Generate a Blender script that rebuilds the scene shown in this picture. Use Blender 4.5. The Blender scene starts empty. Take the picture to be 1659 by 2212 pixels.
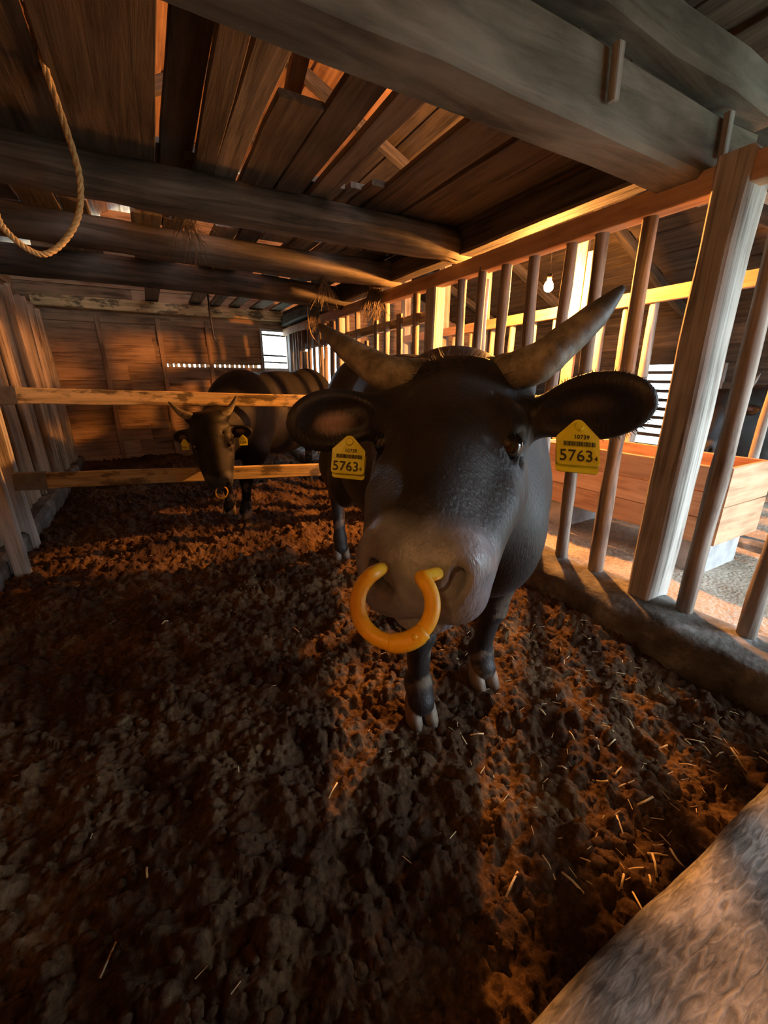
import bpy, bmesh, math, random
import numpy as np
from mathutils import Vector, Matrix, Quaternion, noise as mnoise

random.seed(7)
rng = np.random.default_rng(7)
SC = bpy.context.scene
COL = SC.collection

# ------------------------------------------------------------------ camera
F, CX, CY, CAMH = 880.0, 829.5, 1106.0, 1.4          # focal length in pixels of the 1659 x 2212 frame
PITCH = math.atan(286 / F)
YAW = math.atan(510 / math.hypot(F, 286))
FW = np.array([math.sin(YAW) * math.cos(PITCH), math.cos(YAW) * math.cos(PITCH), -math.sin(PITCH)])
RT = np.array([math.cos(YAW), -math.sin(YAW), 0.0])
UP = np.cross(RT, FW)
CAM = np.array([0, 0, CAMH])
cd = bpy.data.cameras.new('camera')
cam = bpy.data.objects.new('camera', cd)
COL.objects.link(cam)
cd.sensor_fit = 'VERTICAL'
cd.sensor_height = 36.0
cd.lens = 36.0 * F / 2212.0
cd.clip_start = 0.02
cam.matrix_world = Matrix(((RT[0], UP[0], -FW[0], CAM[0]), (RT[1], UP[1], -FW[1], CAM[1]),
                           (RT[2], UP[2], -FW[2], CAM[2]), (0, 0, 0, 1)))
SC.camera = cam


def at(x, y, d):
    """world point seen at pixel (x, y), d metres along the viewing axis"""
    return CAM + (FW + RT * (x - CX) / F - UP * (y - CY) / F) * d


# ------------------------------------------------------------------ world, daylight, exposure
W = bpy.data.worlds.new('overcast_sky')
SC.world = W
W.use_nodes = True
bg = W.node_tree.nodes['Background']
bg.inputs[0].default_value = (0.72, 0.87, 1.0, 1)
bg.inputs[1].default_value = 13.5


def portal(loc, rot, sx, sy):
    l = bpy.data.lights.new('sky_portal', 'AREA')
    l.shape = 'RECTANGLE'; l.size = sx; l.size_y = sy
    l.cycles.is_portal = True
    o = bpy.data.objects.new('sky_portal', l)
    o.location = loc; o.rotation_euler = rot
    COL.objects.link(o)


portal((4.05, -1.02, 1.1), (math.radians(90), 0, 0), 3.3, 2.2)            # open barn door behind the camera
portal((2.2, 8.3, 1.93), (math.radians(-90), 0, 0), 0.5, 0.7)             # window in the back wall
portal((3.05, 8.3, 1.2), (math.radians(-90), 0, 0), 0.95, 1.8)            # far end of the aisle
VS = SC.view_settings
VS.view_transform = 'Standard'
VS.look = 'None'
VS.gamma = 1.0
VS.use_curve_mapping = False
VS.exposure = 0.0
LAMP_STRENGTH = 12500.0
LAMP2_STRENGTH = 260.0
LAMP_COL = (1.0, 0.36, 0.07)


# ------------------------------------------------------------------ materials
def nt(name):
    m = bpy.data.materials.new(name)
    m.use_nodes = True
    t = m.node_tree
    return m, t, t.nodes['Principled BSDF'], t.nodes, t.links


def ramp(nodes, stops):
    r = nodes.new('ShaderNodeValToRGB')
    e = r.color_ramp.elements
    while len(e) < len(stops): e.new(0.5)
    for q, (p, c) in zip(e, stops):
        q.position = p; q.color = (*c, 1)
    return r


def wood(name, dark, mid, light, rough=0.75, grain=14.0, bump=0.35, knots=True, stain=0.0):
    m, t, b, N, L = nt(name)
    tc = N.new('ShaderNodeTexCoord'); oi = N.new('ShaderNodeObjectInfo')
    add = N.new('ShaderNodeVectorMath'); add.operation = 'MULTIPLY_ADD'
    cmb = N.new('ShaderNodeCombineXYZ')
    mul = N.new('ShaderNodeMath'); mul.operation = 'MULTIPLY'; mul.inputs[1].default_value = 37.0
    L.new(oi.outputs['Random'], mul.inputs[0])
    for i in range(3): L.new(mul.outputs[0], cmb.inputs[i])
    add.inputs[1].default_value = (1, 1, 1)
    L.new(tc.outputs['Object'], add.inputs[0]); L.new(cmb.outputs[0], add.inputs[2])
    mp = N.new('ShaderNodeMapping'); mp.inputs['Scale'].default_value = (0.9, grain, grain)
    L.new(add.outputs[0], mp.inputs['Vector'])
    n1 = N.new('ShaderNodeTexNoise'); n1.inputs['Scale'].default_value = 1.6; n1.inputs['Detail'].default_value = 7; n1.inputs['Roughness'].default_value = 0.62
    n1.inputs['Distortion'].default_value = 0.6
    L.new(mp.outputs[0], n1.inputs['Vector'])
    n2 = N.new('ShaderNodeTexNoise'); n2.inputs['Scale'].default_value = 2.3; n2.inputs['Detail'].default_value = 5
    L.new(add.outputs[0], n2.inputs['Vector'])
    mix = N.new('ShaderNodeMath'); mix.operation = 'MULTIPLY_ADD'; mix.inputs[1].default_value = 0.35
    L.new(n2.outputs[0], mix.inputs[0])
    ml = N.new('ShaderNodeMath'); ml.operation = 'MULTIPLY'; ml.inputs[1].default_value = 0.65
    L.new(n1.outputs[0], ml.inputs[0]); L.new(ml.outputs[0], mix.inputs[2])
    r = ramp(N, [(0.36, dark), (0.5, mid), (0.64, light)])
    L.new(mix.outputs[0], r.inputs[0])
    hv = N.new('ShaderNodeHueSaturation')
    mr = N.new('ShaderNodeMapRange'); mr.inputs[3].default_value = 0.72; mr.inputs[4].default_value = 1.25
    L.new(oi.outputs['Random'], mr.inputs[0]); L.new(mr.outputs[0], hv.inputs['Value'])
    L.new(r.outputs[0], hv.inputs['Color'])
    out = hv.outputs[0]
    if stain > 0:
        n3 = N.new('ShaderNodeTexNoise'); n3.inputs['Scale'].default_value = 5.5; n3.inputs['Detail'].default_value = 6; n3.inputs['Roughness'].default_value = 0.6
        mp3 = N.new('ShaderNodeMapping'); mp3.inputs['Scale'].default_value = (0.8, 1.8, 1.8)
        L.new(add.outputs[0], mp3.inputs[0]); L.new(mp3.outputs[0], n3.inputs['Vector'])
        r3 = ramp(N, [(0.52, (0, 0, 0)), (0.60, (stain,) * 3)])
        L.new(n3.outputs[0], r3.inputs[0])
        mx = N.new('ShaderNodeMixRGB'); mx.inputs[2].default_value = (0.055, 0.04, 0.025, 1)
        L.new(r3.outputs[0], mx.inputs[0]); L.new(out, mx.inputs[1])
        out = mx.outputs[0]
    L.new(out, b.inputs['Base Color'])
    b.inputs['Roughness'].default_value = rough
    b.inputs['Specular IOR Level'].default_value = 0.3
    bp = N.new('ShaderNodeBump'); bp.inputs['Strength'].default_value = bump; bp.inputs['Distance'].default_value = 0.012
    L.new(n1.outputs[0], bp.inputs['Height']); L.new(bp.outputs[0], b.inputs['Normal'])
    return m


M = {}
M['pole'] = wood('weathered_pole_wood', (0.12, 0.09, 0.07), (0.34, 0.29, 0.24), (0.52, 0.47, 0.41))
M['post'] = wood('old_post_wood', (0.16, 0.135, 0.11), (0.44, 0.41, 0.36), (0.62, 0.59, 0.54), grain=20, bump=0.6)
M['stave'] = wood('yellowish_stave', (0.16, 0.11, 0.065), (0.50, 0.39, 0.26), (0.66, 0.53, 0.37))
M['board'] = wood('barn_board', (0.14, 0.085, 0.045), (0.42, 0.27, 0.155), (0.55, 0.37, 0.22))
M['rail'] = wood('pale_rail_wood', (0.26, 0.18, 0.08), (0.62, 0.47, 0.23), (0.76, 0.61, 0.34), stain=0.8)
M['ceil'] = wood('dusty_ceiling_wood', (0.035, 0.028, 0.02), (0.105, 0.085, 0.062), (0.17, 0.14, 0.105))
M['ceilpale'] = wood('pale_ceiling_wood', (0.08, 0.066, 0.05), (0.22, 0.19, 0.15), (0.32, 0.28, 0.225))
M['log'] = wood('dusty_log', (0.035, 0.03, 0.023), (0.10, 0.085, 0.066), (0.18, 0.15, 0.12), bump=0.8)
M['beam'] = wood('hewn_beam', (0.05, 0.045, 0.035), (0.15, 0.14, 0.11), (0.25, 0.235, 0.195), bump=0.7, grain=6)
M['fresh'] = wood('fresh_cedar', (0.28, 0.15, 0.08), (0.50, 0.31, 0.18), (0.60, 0.40, 0.25), grain=10)
M['dark_shade'] = wood('dark_and_shaded_board', (0.02, 0.016, 0.012), (0.055, 0.045, 0.034), (0.09, 0.075, 0.058))  # dark wood; on the right roof slope it paints in shade
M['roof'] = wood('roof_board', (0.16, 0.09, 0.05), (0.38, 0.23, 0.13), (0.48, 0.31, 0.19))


def plain(name, col, rough=0.6, metal=0.0, spec=0.5, nscale=None, namp=0.25, bump=0.0, bscale=40):
    m, t, b, N, L = nt(name)
    b.inputs['Base Color'].default_value = (*col, 1)
    b.inputs['Roughness'].default_value = rough; b.inputs['Metallic'].default_value = metal
    b.inputs['Specular IOR Level'].default_value = spec
    tc = N.new('ShaderNodeTexCoord')
    if nscale:
        n = N.new('ShaderNodeTexNoise'); n.inputs['Scale'].default_value = nscale; n.inputs['Detail'].default_value = 6
        L.new(tc.outputs['Object'], n.inputs['Vector'])
        r = ramp(N, [(0.3, tuple(c * (1 - namp) for c in col)), (0.7, tuple(min(1, c * (1 + namp)) for c in col))])
        L.new(n.outputs[0], r.inputs[0]); L.new(r.outputs[0], b.inputs['Base Color'])
    if bump:
        n = N.new('ShaderNodeTexNoise'); n.inputs['Scale'].default_value = bscale; n.inputs['Detail'].default_value = 6
        L.new(tc.outputs['Object'], n.inputs['Vector'])
        bp = N.new('ShaderNodeBump'); bp.inputs['Strength'].default_value = bump; bp.inputs['Distance'].default_value = 0.01
        L.new(n.outputs[0], bp.inputs['Height']); L.new(bp.outputs[0], b.inputs['Normal'])
    return m


M['rope'] = plain('hemp_rope', (0.62, 0.45, 0.20), 0.9, nscale=60, bump=0.6, bscale=120)
M['hay'] = plain('dry_hay', (0.16, 0.12, 0.07), 0.9, nscale=30)
M['straw'] = plain('straw', (0.78, 0.64, 0.36), 0.7, nscale=20)
M['rail_shade'] = plain('shaded_rail_grey', (0.16, 0.16, 0.15), 0.6, 0.2, nscale=25, bump=0.2)  # grey for the rail ends, shade put into the colour
M['pipe'] = plain('pale_blue_pipe', (0.45, 0.50, 0.56), 0.4, nscale=6)
M['concrete'] = plain('concrete', (0.36, 0.36, 0.35), 0.9, nscale=9, bump=0.5, bscale=50)
M['dark_metal'] = plain('dark_metal', (0.03, 0.03, 0.03), 0.5, 0.5, nscale=20)
M['ring'] = plain('orange_plastic', (1.0, 0.50, 0.012), 0.45, nscale=40, namp=0.12, bump=0.1, bscale=200)
M['tag'] = plain('yellow_tag_plastic', (0.85, 0.80, 0.03), 0.45, nscale=30, namp=0.12)
M['ink'] = plain('black_ink', (0.035, 0.035, 0.01), 0.7, nscale=90, namp=0.3)
M['eye'] = plain('dark_eye', (0.010, 0.008, 0.007), 0.06, spec=0.9, nscale=10)
M['hoof'] = plain('hoof_horn', (0.24, 0.19, 0.14), 0.6, nscale=30, bump=0.3, bscale=60)
M['hair'] = plain('black_hair', (0.014, 0.011, 0.009), 0.5, nscale=50)
M['orange_paint'] = plain('orange_band', (0.75, 0.16, 0.02), 0.6, nscale=12)
M['white_paint'] = plain('white_band', (0.70, 0.72, 0.74), 0.6, nscale=12)
M['outground'] = plain('outside_ground', (0.30, 0.32, 0.26), 0.95, nscale=1.5)

# sill: muddy timber
def mud_timber():
    m, t, b, N, L = nt('muddy_timber')
    tc = N.new('ShaderNodeTexCoord')
    n = N.new('ShaderNodeTexNoise'); n.inputs['Scale'].default_value = 4.5; n.inputs['Detail'].default_value = 9; n.inputs['Roughness'].default_value = 0.65
    L.new(tc.outputs['Object'], n.inputs[0])
    r = ramp(N, [(0.35, (0.05, 0.045, 0.035)), (0.52, (0.13, 0.125, 0.11)), (0.66, (0.30, 0.30, 0.29))])
    L.new(n.outputs[0], r.inputs[0]); L.new(r.outputs[0], b.inputs['Base Color'])
    b.inputs['Roughness'].default_value = 0.85
    n2 = N.new('ShaderNodeTexNoise'); n2.inputs['Scale'].default_value = 28; n2.inputs['Detail'].default_value = 6
    L.new(tc.outputs['Object'], n2.inputs[0])
    bp = N.new('ShaderNodeBump'); bp.inputs['Strength'].default_value = 0.6; bp.inputs['Distance'].default_value = 0.02
    L.new(n2.outputs[0], bp.inputs['Height']); L.new(bp.outputs[0], b.inputs['Normal'])
    return m
M['sill'] = mud_timber()

def fibrous():
    m, t, b, N, L = nt('worn_fibrous_timber')
    tc = N.new('ShaderNodeTexCoord')
    mp = N.new('ShaderNodeMapping'); mp.inputs['Scale'].default_value = (14, 60, 60); mp.inputs['Rotation'].default_value = (0, 0, 0.3)
    L.new(tc.outputs['Object'], mp.inputs[0])
    n = N.new('ShaderNodeTexNoise'); n.inputs['Scale'].default_value = 1.3; n.inputs['Detail'].default_value = 8; n.inputs['Distortion'].default_value = 1.1
    L.new(mp.outputs[0], n.inputs[0])
    n2 = N.new('ShaderNodeTexNoise'); n2.inputs['Scale'].default_value = 7; n2.inputs['Detail'].default_value = 5
    L.new(tc.outputs['Object'], n2.inputs[0])
    a = N.new('ShaderNodeMath'); a.operation = 'ADD'
    L.new(n.outputs[0], a.inputs[0]); L.new(n2.outputs[0], a.inputs[1])
    h = N.new('ShaderNodeMath'); h.operation = 'MULTIPLY'; h.inputs[1].default_value = 0.5
    L.new(a.outputs[0], h.inputs[0])
    r = ramp(N, [(0.38, (0.085, 0.08, 0.07)), (0.5, (0.25, 0.245, 0.22)), (0.62, (0.50, 0.49, 0.45))])
    L.new(h.outputs[0], r.inputs[0]); L.new(r.outputs[0], b.inputs['Base Color'])
    b.inputs['Roughness'].default_value = 0.85
    bp = N.new('ShaderNodeBump'); bp.inputs['Strength'].default_value = 0.7; bp.inputs['Distance'].default_value = 0.01
    L.new(h.outputs[0], bp.inputs['Height']); L.new(bp.outputs[0], b.inputs['Normal'])
    return m
M['fibrous'] = fibrous()

def dirt(name, stops, sc=7.0):
    m, t, b, N, L = nt(name)
    tc = N.new('ShaderNodeTexCoord')
    n = N.new('ShaderNodeTexNoise'); n.inputs['Scale'].default_value = 2.2; n.inputs['Detail'].default_value = 8; n.inputs['Roughness'].default_value = 0.6
    L.new(tc.outputs['Object'], n.inputs[0])
    n2 = N.new('ShaderNodeTexNoise'); n2.inputs['Scale'].default_value = 45; n2.inputs['Detail'].default_value = 7; n2.inputs['Roughness'].default_value = 0.65
    L.new(tc.outputs['Object'], n2.inputs[0])
    a = N.new('ShaderNodeMath'); a.operation = 'MULTIPLY_ADD'; a.inputs[1].default_value = 0.6
    ml = N.new('ShaderNodeMath'); ml.operation = 'MULTIPLY'; ml.inputs[1].default_value = 0.4
    L.new(n2.outputs[0], ml.inputs[0]); L.new(n.outputs[0], a.inputs[0]); L.new(ml.outputs[0], a.inputs[2])
    r = ramp(N, stops)
    L.new(a.outputs[0], r.inputs[0]); L.new(r.outputs[0], b.inputs['Base Color'])
    b.inputs['Roughness'].default_value = 0.9; b.inputs['Specular IOR Level'].default_value = 0.25
    v = N.new('ShaderNodeTexVoronoi'); v.inputs['Scale'].default_value = 55; v.feature = 'SMOOTH_F1'
    L.new(tc.outputs['Object'], v.inputs['Vector'])
    bp = N.new('ShaderNodeBump'); bp.inputs['Strength'].default_value = 0.75; bp.inputs['Distance'].default_value = 0.012; bp.invert = True
    L.new(v.outputs['Distance'], bp.inputs['Height'])
    bp2 = N.new('ShaderNodeBump'); bp2.inputs['Strength'].default_value = 0.7; bp2.inputs['Distance'].default_value = 0.01
    L.new(n2.outputs[0], bp2.inputs['Height']); L.new(bp.outputs[0], bp2.inputs['Normal'])
    L.new(bp2.outputs[0], b.inputs['Normal'])
    return m
M['dirt'] = dirt('manure_bedding', [(0.36, (0.022, 0.011, 0.005)), (0.5, (0.072, 0.038, 0.017)), (0.66, (0.20, 0.125, 0.058))])
M['aisle'] = dirt('straw_covered_concrete', [(0.36, (0.16, 0.13, 0.09)), (0.5, (0.34, 0.29, 0.22)), (0.66, (0.50, 0.46, 0.38))])

def hide(name='black_hide', k=1.0):
    m, t, b, N, L = nt(name)
    at_ = N.new('ShaderNodeAttribute'); at_.attribute_name = 'tint'
    sp = N.new('ShaderNodeSeparateColor'); L.new(at_.outputs['Color'], sp.inputs[0])
    tc = N.new('ShaderNodeTexCoord')
    n = N.new('ShaderNodeTexNoise'); n.inputs['Scale'].default_value = 9; n.inputs['Detail'].default_value = 6
    L.new(tc.outputs['Object'], n.inputs[0])
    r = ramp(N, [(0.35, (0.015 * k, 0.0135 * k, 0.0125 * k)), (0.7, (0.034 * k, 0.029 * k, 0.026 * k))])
    L.new(n.outputs[0], r.inputs[0])
    n3 = N.new('ShaderNodeTexNoise'); n3.inputs['Scale'].default_value = 30; n3.inputs['Detail'].default_value = 5
    L.new(tc.outputs['Object'], n3.inputs[0])
    rm = ramp(N, [(0.35, (0.21, 0.225, 0.26)), (0.65, (0.34, 0.36, 0.41))])
    L.new(n3.outputs[0], rm.inputs[0])
    c = r.outputs[0]
    for ch, col in (('Red', rm.outputs[0]), ('Green', (0.48, 0.34, 0.32, 1)), ('Blue', (0.20, 0.15, 0.10, 1))):
        mx = N.new('ShaderNodeMixRGB')
        L.new(sp.outputs[ch], mx.inputs[0]); L.new(c, mx.inputs[1])
        if isinstance(col, tuple): mx.inputs[2].default_value = col
        else: L.new(col, mx.inputs[2])
        c = mx.outputs[0]
    L.new(c, b.inputs['Base Color'])
    mr = N.new('ShaderNodeMapRange'); mr.inputs[3].default_value = 0.50; mr.inputs[4].default_value = 0.30
    L.new(sp.outputs['Red'], mr.inputs[0]); L.new(mr.outputs[0], b.inputs['Roughness'])
    b.inputs['Specular IOR Level'].default_value = 0.5 if k == 1 else 0.2
    b.inputs['Sheen Weight'].default_value = 0.04 if k == 1 else 0.0; b.inputs['Sheen Roughness'].default_value = 0.4
    n2 = N.new('ShaderNodeTexNoise'); n2.inputs['Scale'].default_value = 170; n2.inputs['Detail'].default_value = 5
    mp = N.new('ShaderNodeMapping'); mp.inputs['Scale'].default_value = (1, 1, 0.35)
    L.new(tc.outputs['Object'], mp.inputs[0]); L.new(mp.outputs[0], n2.inputs[0])
    bp = N.new('ShaderNodeBump'); bp.inputs['Strength'].default_value = 0.45; bp.inputs['Distance'].default_value = 0.006
    L.new(n2.outputs[0], bp.inputs['Height'])
    L.new(bp.outputs[0], b.inputs['Normal'])
    return m
M['hide'] = hide()
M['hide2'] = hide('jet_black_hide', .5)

def hornmat():
    m, t, b, N, L = nt('horn')
    at_ = N.new('ShaderNodeAttribute'); at_.attribute_name = 'tint'
    sp = N.new('ShaderNodeSeparateColor'); L.new(at_.outputs['Color'], sp.inputs[0])
    tc = N.new('ShaderNodeTexCoord')
    n = N.new('ShaderNodeTexNoise'); n.inputs['Scale'].default_value = 28; n.inputs['Detail'].default_value = 7; n.inputs['Roughness'].default_value = 0.65
    L.new(tc.outputs['Object'], n.inputs[0])
    r = ramp(N, [(0.35, (0.10, 0.085, 0.06)), (0.55, (0.27, 0.235, 0.165)), (0.7, (0.42, 0.37, 0.27))])
    L.new(n.outputs[0], r.inputs[0])
    mx = N.new('ShaderNodeMixRGB'); mx.inputs[2].default_value = (0.06, 0.058, 0.055, 1)
    L.new(sp.outputs['Red'], mx.inputs[0]); L.new(r.outputs[0], mx.inputs[1]); L.new(mx.outputs[0], b.inputs['Base Color'])
    b.inputs['Roughness'].default_value = 0.5
    bp = N.new('ShaderNodeBump'); bp.inputs['Strength'].default_value = 0.4; bp.inputs['Distance'].default_value = 0.006
    L.new(n.outputs[0], bp.inputs['Height']); L.new(bp.outputs[0], b.inputs['Normal'])
    return m
M['horn'] = hornmat()

def emis(name, col, s):
    m, t, b, N, L = nt(name)
    b.inputs['Base Color'].default_value = (1, 0.9, 0.7, 1)
    b.inputs['Emission Color'].default_value = (*col, 1)
    b.inputs['Emission Strength'].default_value = s
    return m
M['bulb'] = emis('glowing_bulb', LAMP_COL, LAMP_STRENGTH)
M['bulb2'] = emis('glowing_bulb_front', (1.0, 0.50, 0.17), LAMP2_STRENGTH)


# ------------------------------------------------------------------ object helpers
def tag(o, label=None, cat=None, group=None, kind=None):
    if label: o['label'] = label
    if cat: o['category'] = cat
    if group: o['group'] = group
    if kind: o['kind'] = kind
    return o


def link(name, me, mat=None, parent=None, mw=None):
    o = bpy.data.objects.new(name, me)
    COL.objects.link(o)
    if mat is not None and me is not None and not me.materials: me.materials.append(mat)
    mw = mw or Matrix()
    if parent is not None:
        o.parent = parent
        o.matrix_local = BASE.get(parent.name, Matrix()).inverted() @ mw
    else:
        o.matrix_local = mw
    BASE[o.name] = mw
    return o


BASE = {}


def empty(name, loc=(0, 0, 0)):
    o = bpy.data.objects.new(name, None)
    o.empty_display_size = 0.1
    COL.objects.link(o)
    o.location = loc
    BASE[o.name] = Matrix.Translation(loc)
    return o


def from_np(name, v, f, smooth=True):
    me = bpy.data.meshes.new(name)
    v = np.asarray(v, np.float32); f = np.asarray(f, np.int32)
    me.vertices.add(len(v)); me.vertices.foreach_set('co', v.ravel())
    k = f.shape[1]
    me.loops.add(f.size); me.loops.foreach_set('vertex_index', f.ravel())
    me.polygons.add(len(f))
    me.polygons.foreach_set('loop_start', np.arange(0, f.size, k, dtype=np.int32))
    me.polygons.foreach_set('loop_total', np.full(len(f), k, np.int32))
    if smooth: me.polygons.foreach_set('use_smooth', np.ones(len(f), bool))
    me.update(calc_edges=True)
    return me


def frame(p0, p1, wdir):
    """matrix with local X from p0 to p1, local Y near wdir; origin at middle"""
    p0 = Vector(p0); p1 = Vector(p1)
    x = (p1 - p0); Ln = x.length; x.normalize()
    y = Vector(wdir); y = (y - x * y.dot(x)).normalized()
    z = x.cross(y)
    c = (p0 + p1) / 2
    return Matrix(((x.x, y.x, z.x, c.x), (x.y, y.y, z.y, c.y), (x.z, y.z, z.z, c.z), (0, 0, 0, 1))), Ln


def plank_mesh(Ln, w, t, seg=3, wob=0.0, bev=0.004, sag=0.0, twist=0.0):
    """a bevelled board along local X with slightly wandering edges"""
    hw, ht = w / 2, t / 2
    b = min(bev, hw * 0.4, ht * 0.4)
    sec = [(-hw + b, -ht), (hw - b, -ht), (hw, -ht + b), (hw, ht - b), (hw - b, ht), (-hw + b, ht), (-hw, ht - b), (-hw, -ht + b)]
    v = []
    for i in range(seg + 1):
        q = i / seg
        x = (q - 0.5) * Ln
        dl, dr, dz = random.uniform(-wob, wob), random.uniform(-wob, wob), random.uniform(-wob, wob) * 0.5 - sag * 4 * q * (1 - q)
        ca, sa = math.cos(twist * (q - .5)), math.sin(twist * (q - .5))
        for (y, z) in sec:
            y2 = y + (dr if y > 0 else dl)
            v.append((x, y2 * ca - z * sa, y2 * sa + z * ca + dz))
    faces = []
    for i in range(seg):
        for k in range(8):
            a = i * 8 + k; c = i * 8 + (k + 1) % 8
            faces.append((a, c, c + 8, a + 8))
    me = bpy.data.meshes.new('plank')
    faces = [tuple(reversed(f)) for f in faces]
    faces.append(tuple(range(8))); faces.append(tuple(reversed(range(seg * 8, seg * 8 + 8))))
    faces = [tuple(reversed(f)) for f in faces]
    me.from_pydata(v, [], faces); me.update()
    return me


def plank(name, p0, p1, w, t, wdir, mat, parent=None, seg=3, wob=0.004, **k):
    mw, Ln = frame(p0, p1, wdir)
    return link(name, plank_mesh(Ln, w, t, seg, wob, **k), mat, parent, mw)


def tube_data(pts, rad, sides=8, seed=0, rough=0.0, cap=True):
    pts = [Vector(p) for p in pts]
    n = len(pts)
    v = []; f = []
    prev = None
    for i, p in enumerate(pts):
        t = (pts[min(i + 1, n - 1)] - pts[max(i - 1, 0)]).normalized()
        if prev is None:
            a = Vector((0, 0, 1)) if abs(t.z) < 0.9 else Vector((1, 0, 0))
            prev = (a - t * a.dot(t)).normalized()
        else:
            prev = (prev - t * prev.dot(t)).normalized()
        bnm = t.cross(prev)
        r = rad[i] if hasattr(rad, '__len__') else rad
        for k in range(sides):
            a = 2 * math.pi * k / sides
            rr = r * (1 + rough * (random.random() - 0.5))
            v.append(p + (prev * math.cos(a) + bnm * math.sin(a)) * rr)
    for i in range(n - 1):
        for k in range(sides):
            a = i * sides + k; b_ = i * sides + (k + 1) % sides
            f.append((a, b_, b_ + sides, a + sides))
    if cap:
        f.append(tuple(reversed(range(sides)))); f.append(tuple(range((n - 1) * sides, n * sides)))
    return v, f


def tube(name, pts, rad, mat, parent=None, sides=8, rough=0.0, smooth=True, mw=None):
    v, f = tube_data(pts, rad, sides, 0, rough)
    me = bpy.data.meshes.new(name); me.from_pydata(v, [], f); me.update()
    if smooth: me.polygons.foreach_set('use_smooth', [True] * len(me.polygons))
    inv = (mw or Matrix()).inverted()
    if mw: me.transform(inv)
    return link(name, me, mat, parent, mw)


def pole(name, p0, p1, r, mat, parent=None, sides=7, seg=6, wob=0.012, rough=0.16):
    """a crooked round pole, local X along its length"""
    mw, Ln = frame(p0, p1, (0.3, 1, 0.1))
    pts = []; rr = []
    ph = random.uniform(0, 6)
    for i in range(seg + 1):
        q = i / seg
        e = math.sin(q * math.pi)
        pts.append(((q - .5) * Ln, wob * e * math.sin(ph + q * 5), wob * e * math.cos(ph * 2 + q * 4)))
        rr.append(r * (1.06 - 0.14 * q) * random.uniform(0.93, 1.07))
    v, f = tube_data(pts, rr, sides, 0, rough)
    me = bpy.data.meshes.new(name); me.from_pydata(v, [], f); me.update()
    me.polygons.foreach_set('use_smooth', [True] * len(me.polygons))
    return link(name, me, mat, parent, mw)


# numpy gradient-ish noise
def _hash(ix, iy, s):
    h = (ix.astype(np.int64) * 374761393 + iy.astype(np.int64) * 668265263 + s * 974634777) & 0x7fffffff
    h = ((h ^ (h >> 13)) * 1274126177) & 0x7fffffff
    return ((h ^ (h >> 16)) & 0xffff) / 65535.0


def vnoise(x, y, s=0):
    ix, iy = np.floor(x), np.floor(y)
    fx, fy = x - ix, y - iy
    ux, uy = fx * fx * (3 - 2 * fx), fy * fy * (3 - 2 * fy)
    a, b = _hash(ix, iy, s), _hash(ix + 1, iy, s)
    c, d = _hash(ix, iy + 1, s), _hash(ix + 1, iy + 1, s)
    return (a * (1 - ux) + b * ux) * (1 - uy) + (c * (1 - ux) + d * ux) * uy


def fbm(x, y, o=4, s=0):
    r = 0; a = 0.5; t = 0
    for i in range(o):
        r = r + a * vnoise(x * 2 ** i + 17 * i, y * 2 ** i - 9 * i, s + i); t += a; a *= 0.5
    return r / t


def cell(x, y, s=0):
    ix, iy = np.floor(x), np.floor(y)
    best = np.full(x.shape, 9.0); hid = np.zeros(x.shape)
    for dx in (-1, 0, 1):
        for dy in (-1, 0, 1):
            cx, cy = ix + dx, iy + dy
            px_, py_ = cx + _hash(cx, cy, s), cy + _hash(cx, cy, s + 5)
            d = (x - px_) ** 2 + (y - py_) ** 2
            m = d < best
            best = np.where(m, d, best); hid = np.where(m, _hash(cx, cy, s + 9), hid)
    return np.sqrt(best), hid


# ------------------------------------------------------------------ ground
def ground_h(x, y):
    wx = x + 0.05 * (fbm(x * 9, y * 9, 2, 3) - .5); wy = y + 0.05 * (fbm(x * 9, y * 9, 2, 8) - .5)
    big = (fbm(x * 1.3, y * 1.3, 3, 1) - 0.5) * 0.16
    mid = (fbm(x * 5, y * 5, 3, 21) - 0.5) * 0.10
    c1, h1 = cell(wx * 13, wy * 13, 4)
    c2, h2 = cell(wx * 26 + 3, wy * 26, 14)
    c3, h3 = cell(wx * 55 + 3, wy * 55, 24)
    z = big + mid + (np.clip(1 - c1 * 1.25, 0, 1)) * 0.055 * (h1 ** 1.5) + np.clip(1 - c2 * 1.2, 0, 1) * 0.036 * h2 + np.clip(1 - c3, 0, 1) * 0.014 * h3
    z = z - 0.012
    z = z + 0.10 * np.clip((y - 5.5) / 2.5, 0, 1) ** 2
    return z


def make_floor():
    xs = np.arange(-1.5, 2.35, 0.0085)
    ys = [0.15]
    while ys[-1] < 8.35: ys.append(ys[-1] + max(0.0065, 0.0048 * ys[-1]))
    ys = np.array(ys)
    X, Y = np.meshgrid(xs, ys)
    Z = ground_h(X, Y)
    # trampled flat and low where hooves and sills stand
    for (hx, hy) in HOOVES:
        d = np.hypot(X - hx, Y - hy)
        wgt = np.clip(1 - d / 0.16, 0, 1) ** 1
        Z = Z * (1 - np.clip(wgt * 2.2, 0, 1)) + np.clip(wgt * 2.2, 0, 1) * (Z * 0.25 - 0.004)
    nx, ny = len(xs), len(ys)
    v = np.stack([X, Y, Z], -1).reshape(-1, 3)
    i = np.arange(nx * ny).reshape(ny, nx)
    f = np.stack([i[:-1, :-1], i[:-1, 1:], i[1:, 1:], i[1:, :-1]], -1).reshape(-1, 4)
    o = link('floor', from_np('floor', v, f), M['dirt'])
    tag(o, kind='structure')


HOOVES = [(.83, 1.18), (1.22, 1.22), (1.20, 2.92), (1.62, 2.80), (.57, 4.52), (.70, 4.32), (1.80, 5.55), (2.05, 5.25)]
make_floor()

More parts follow.
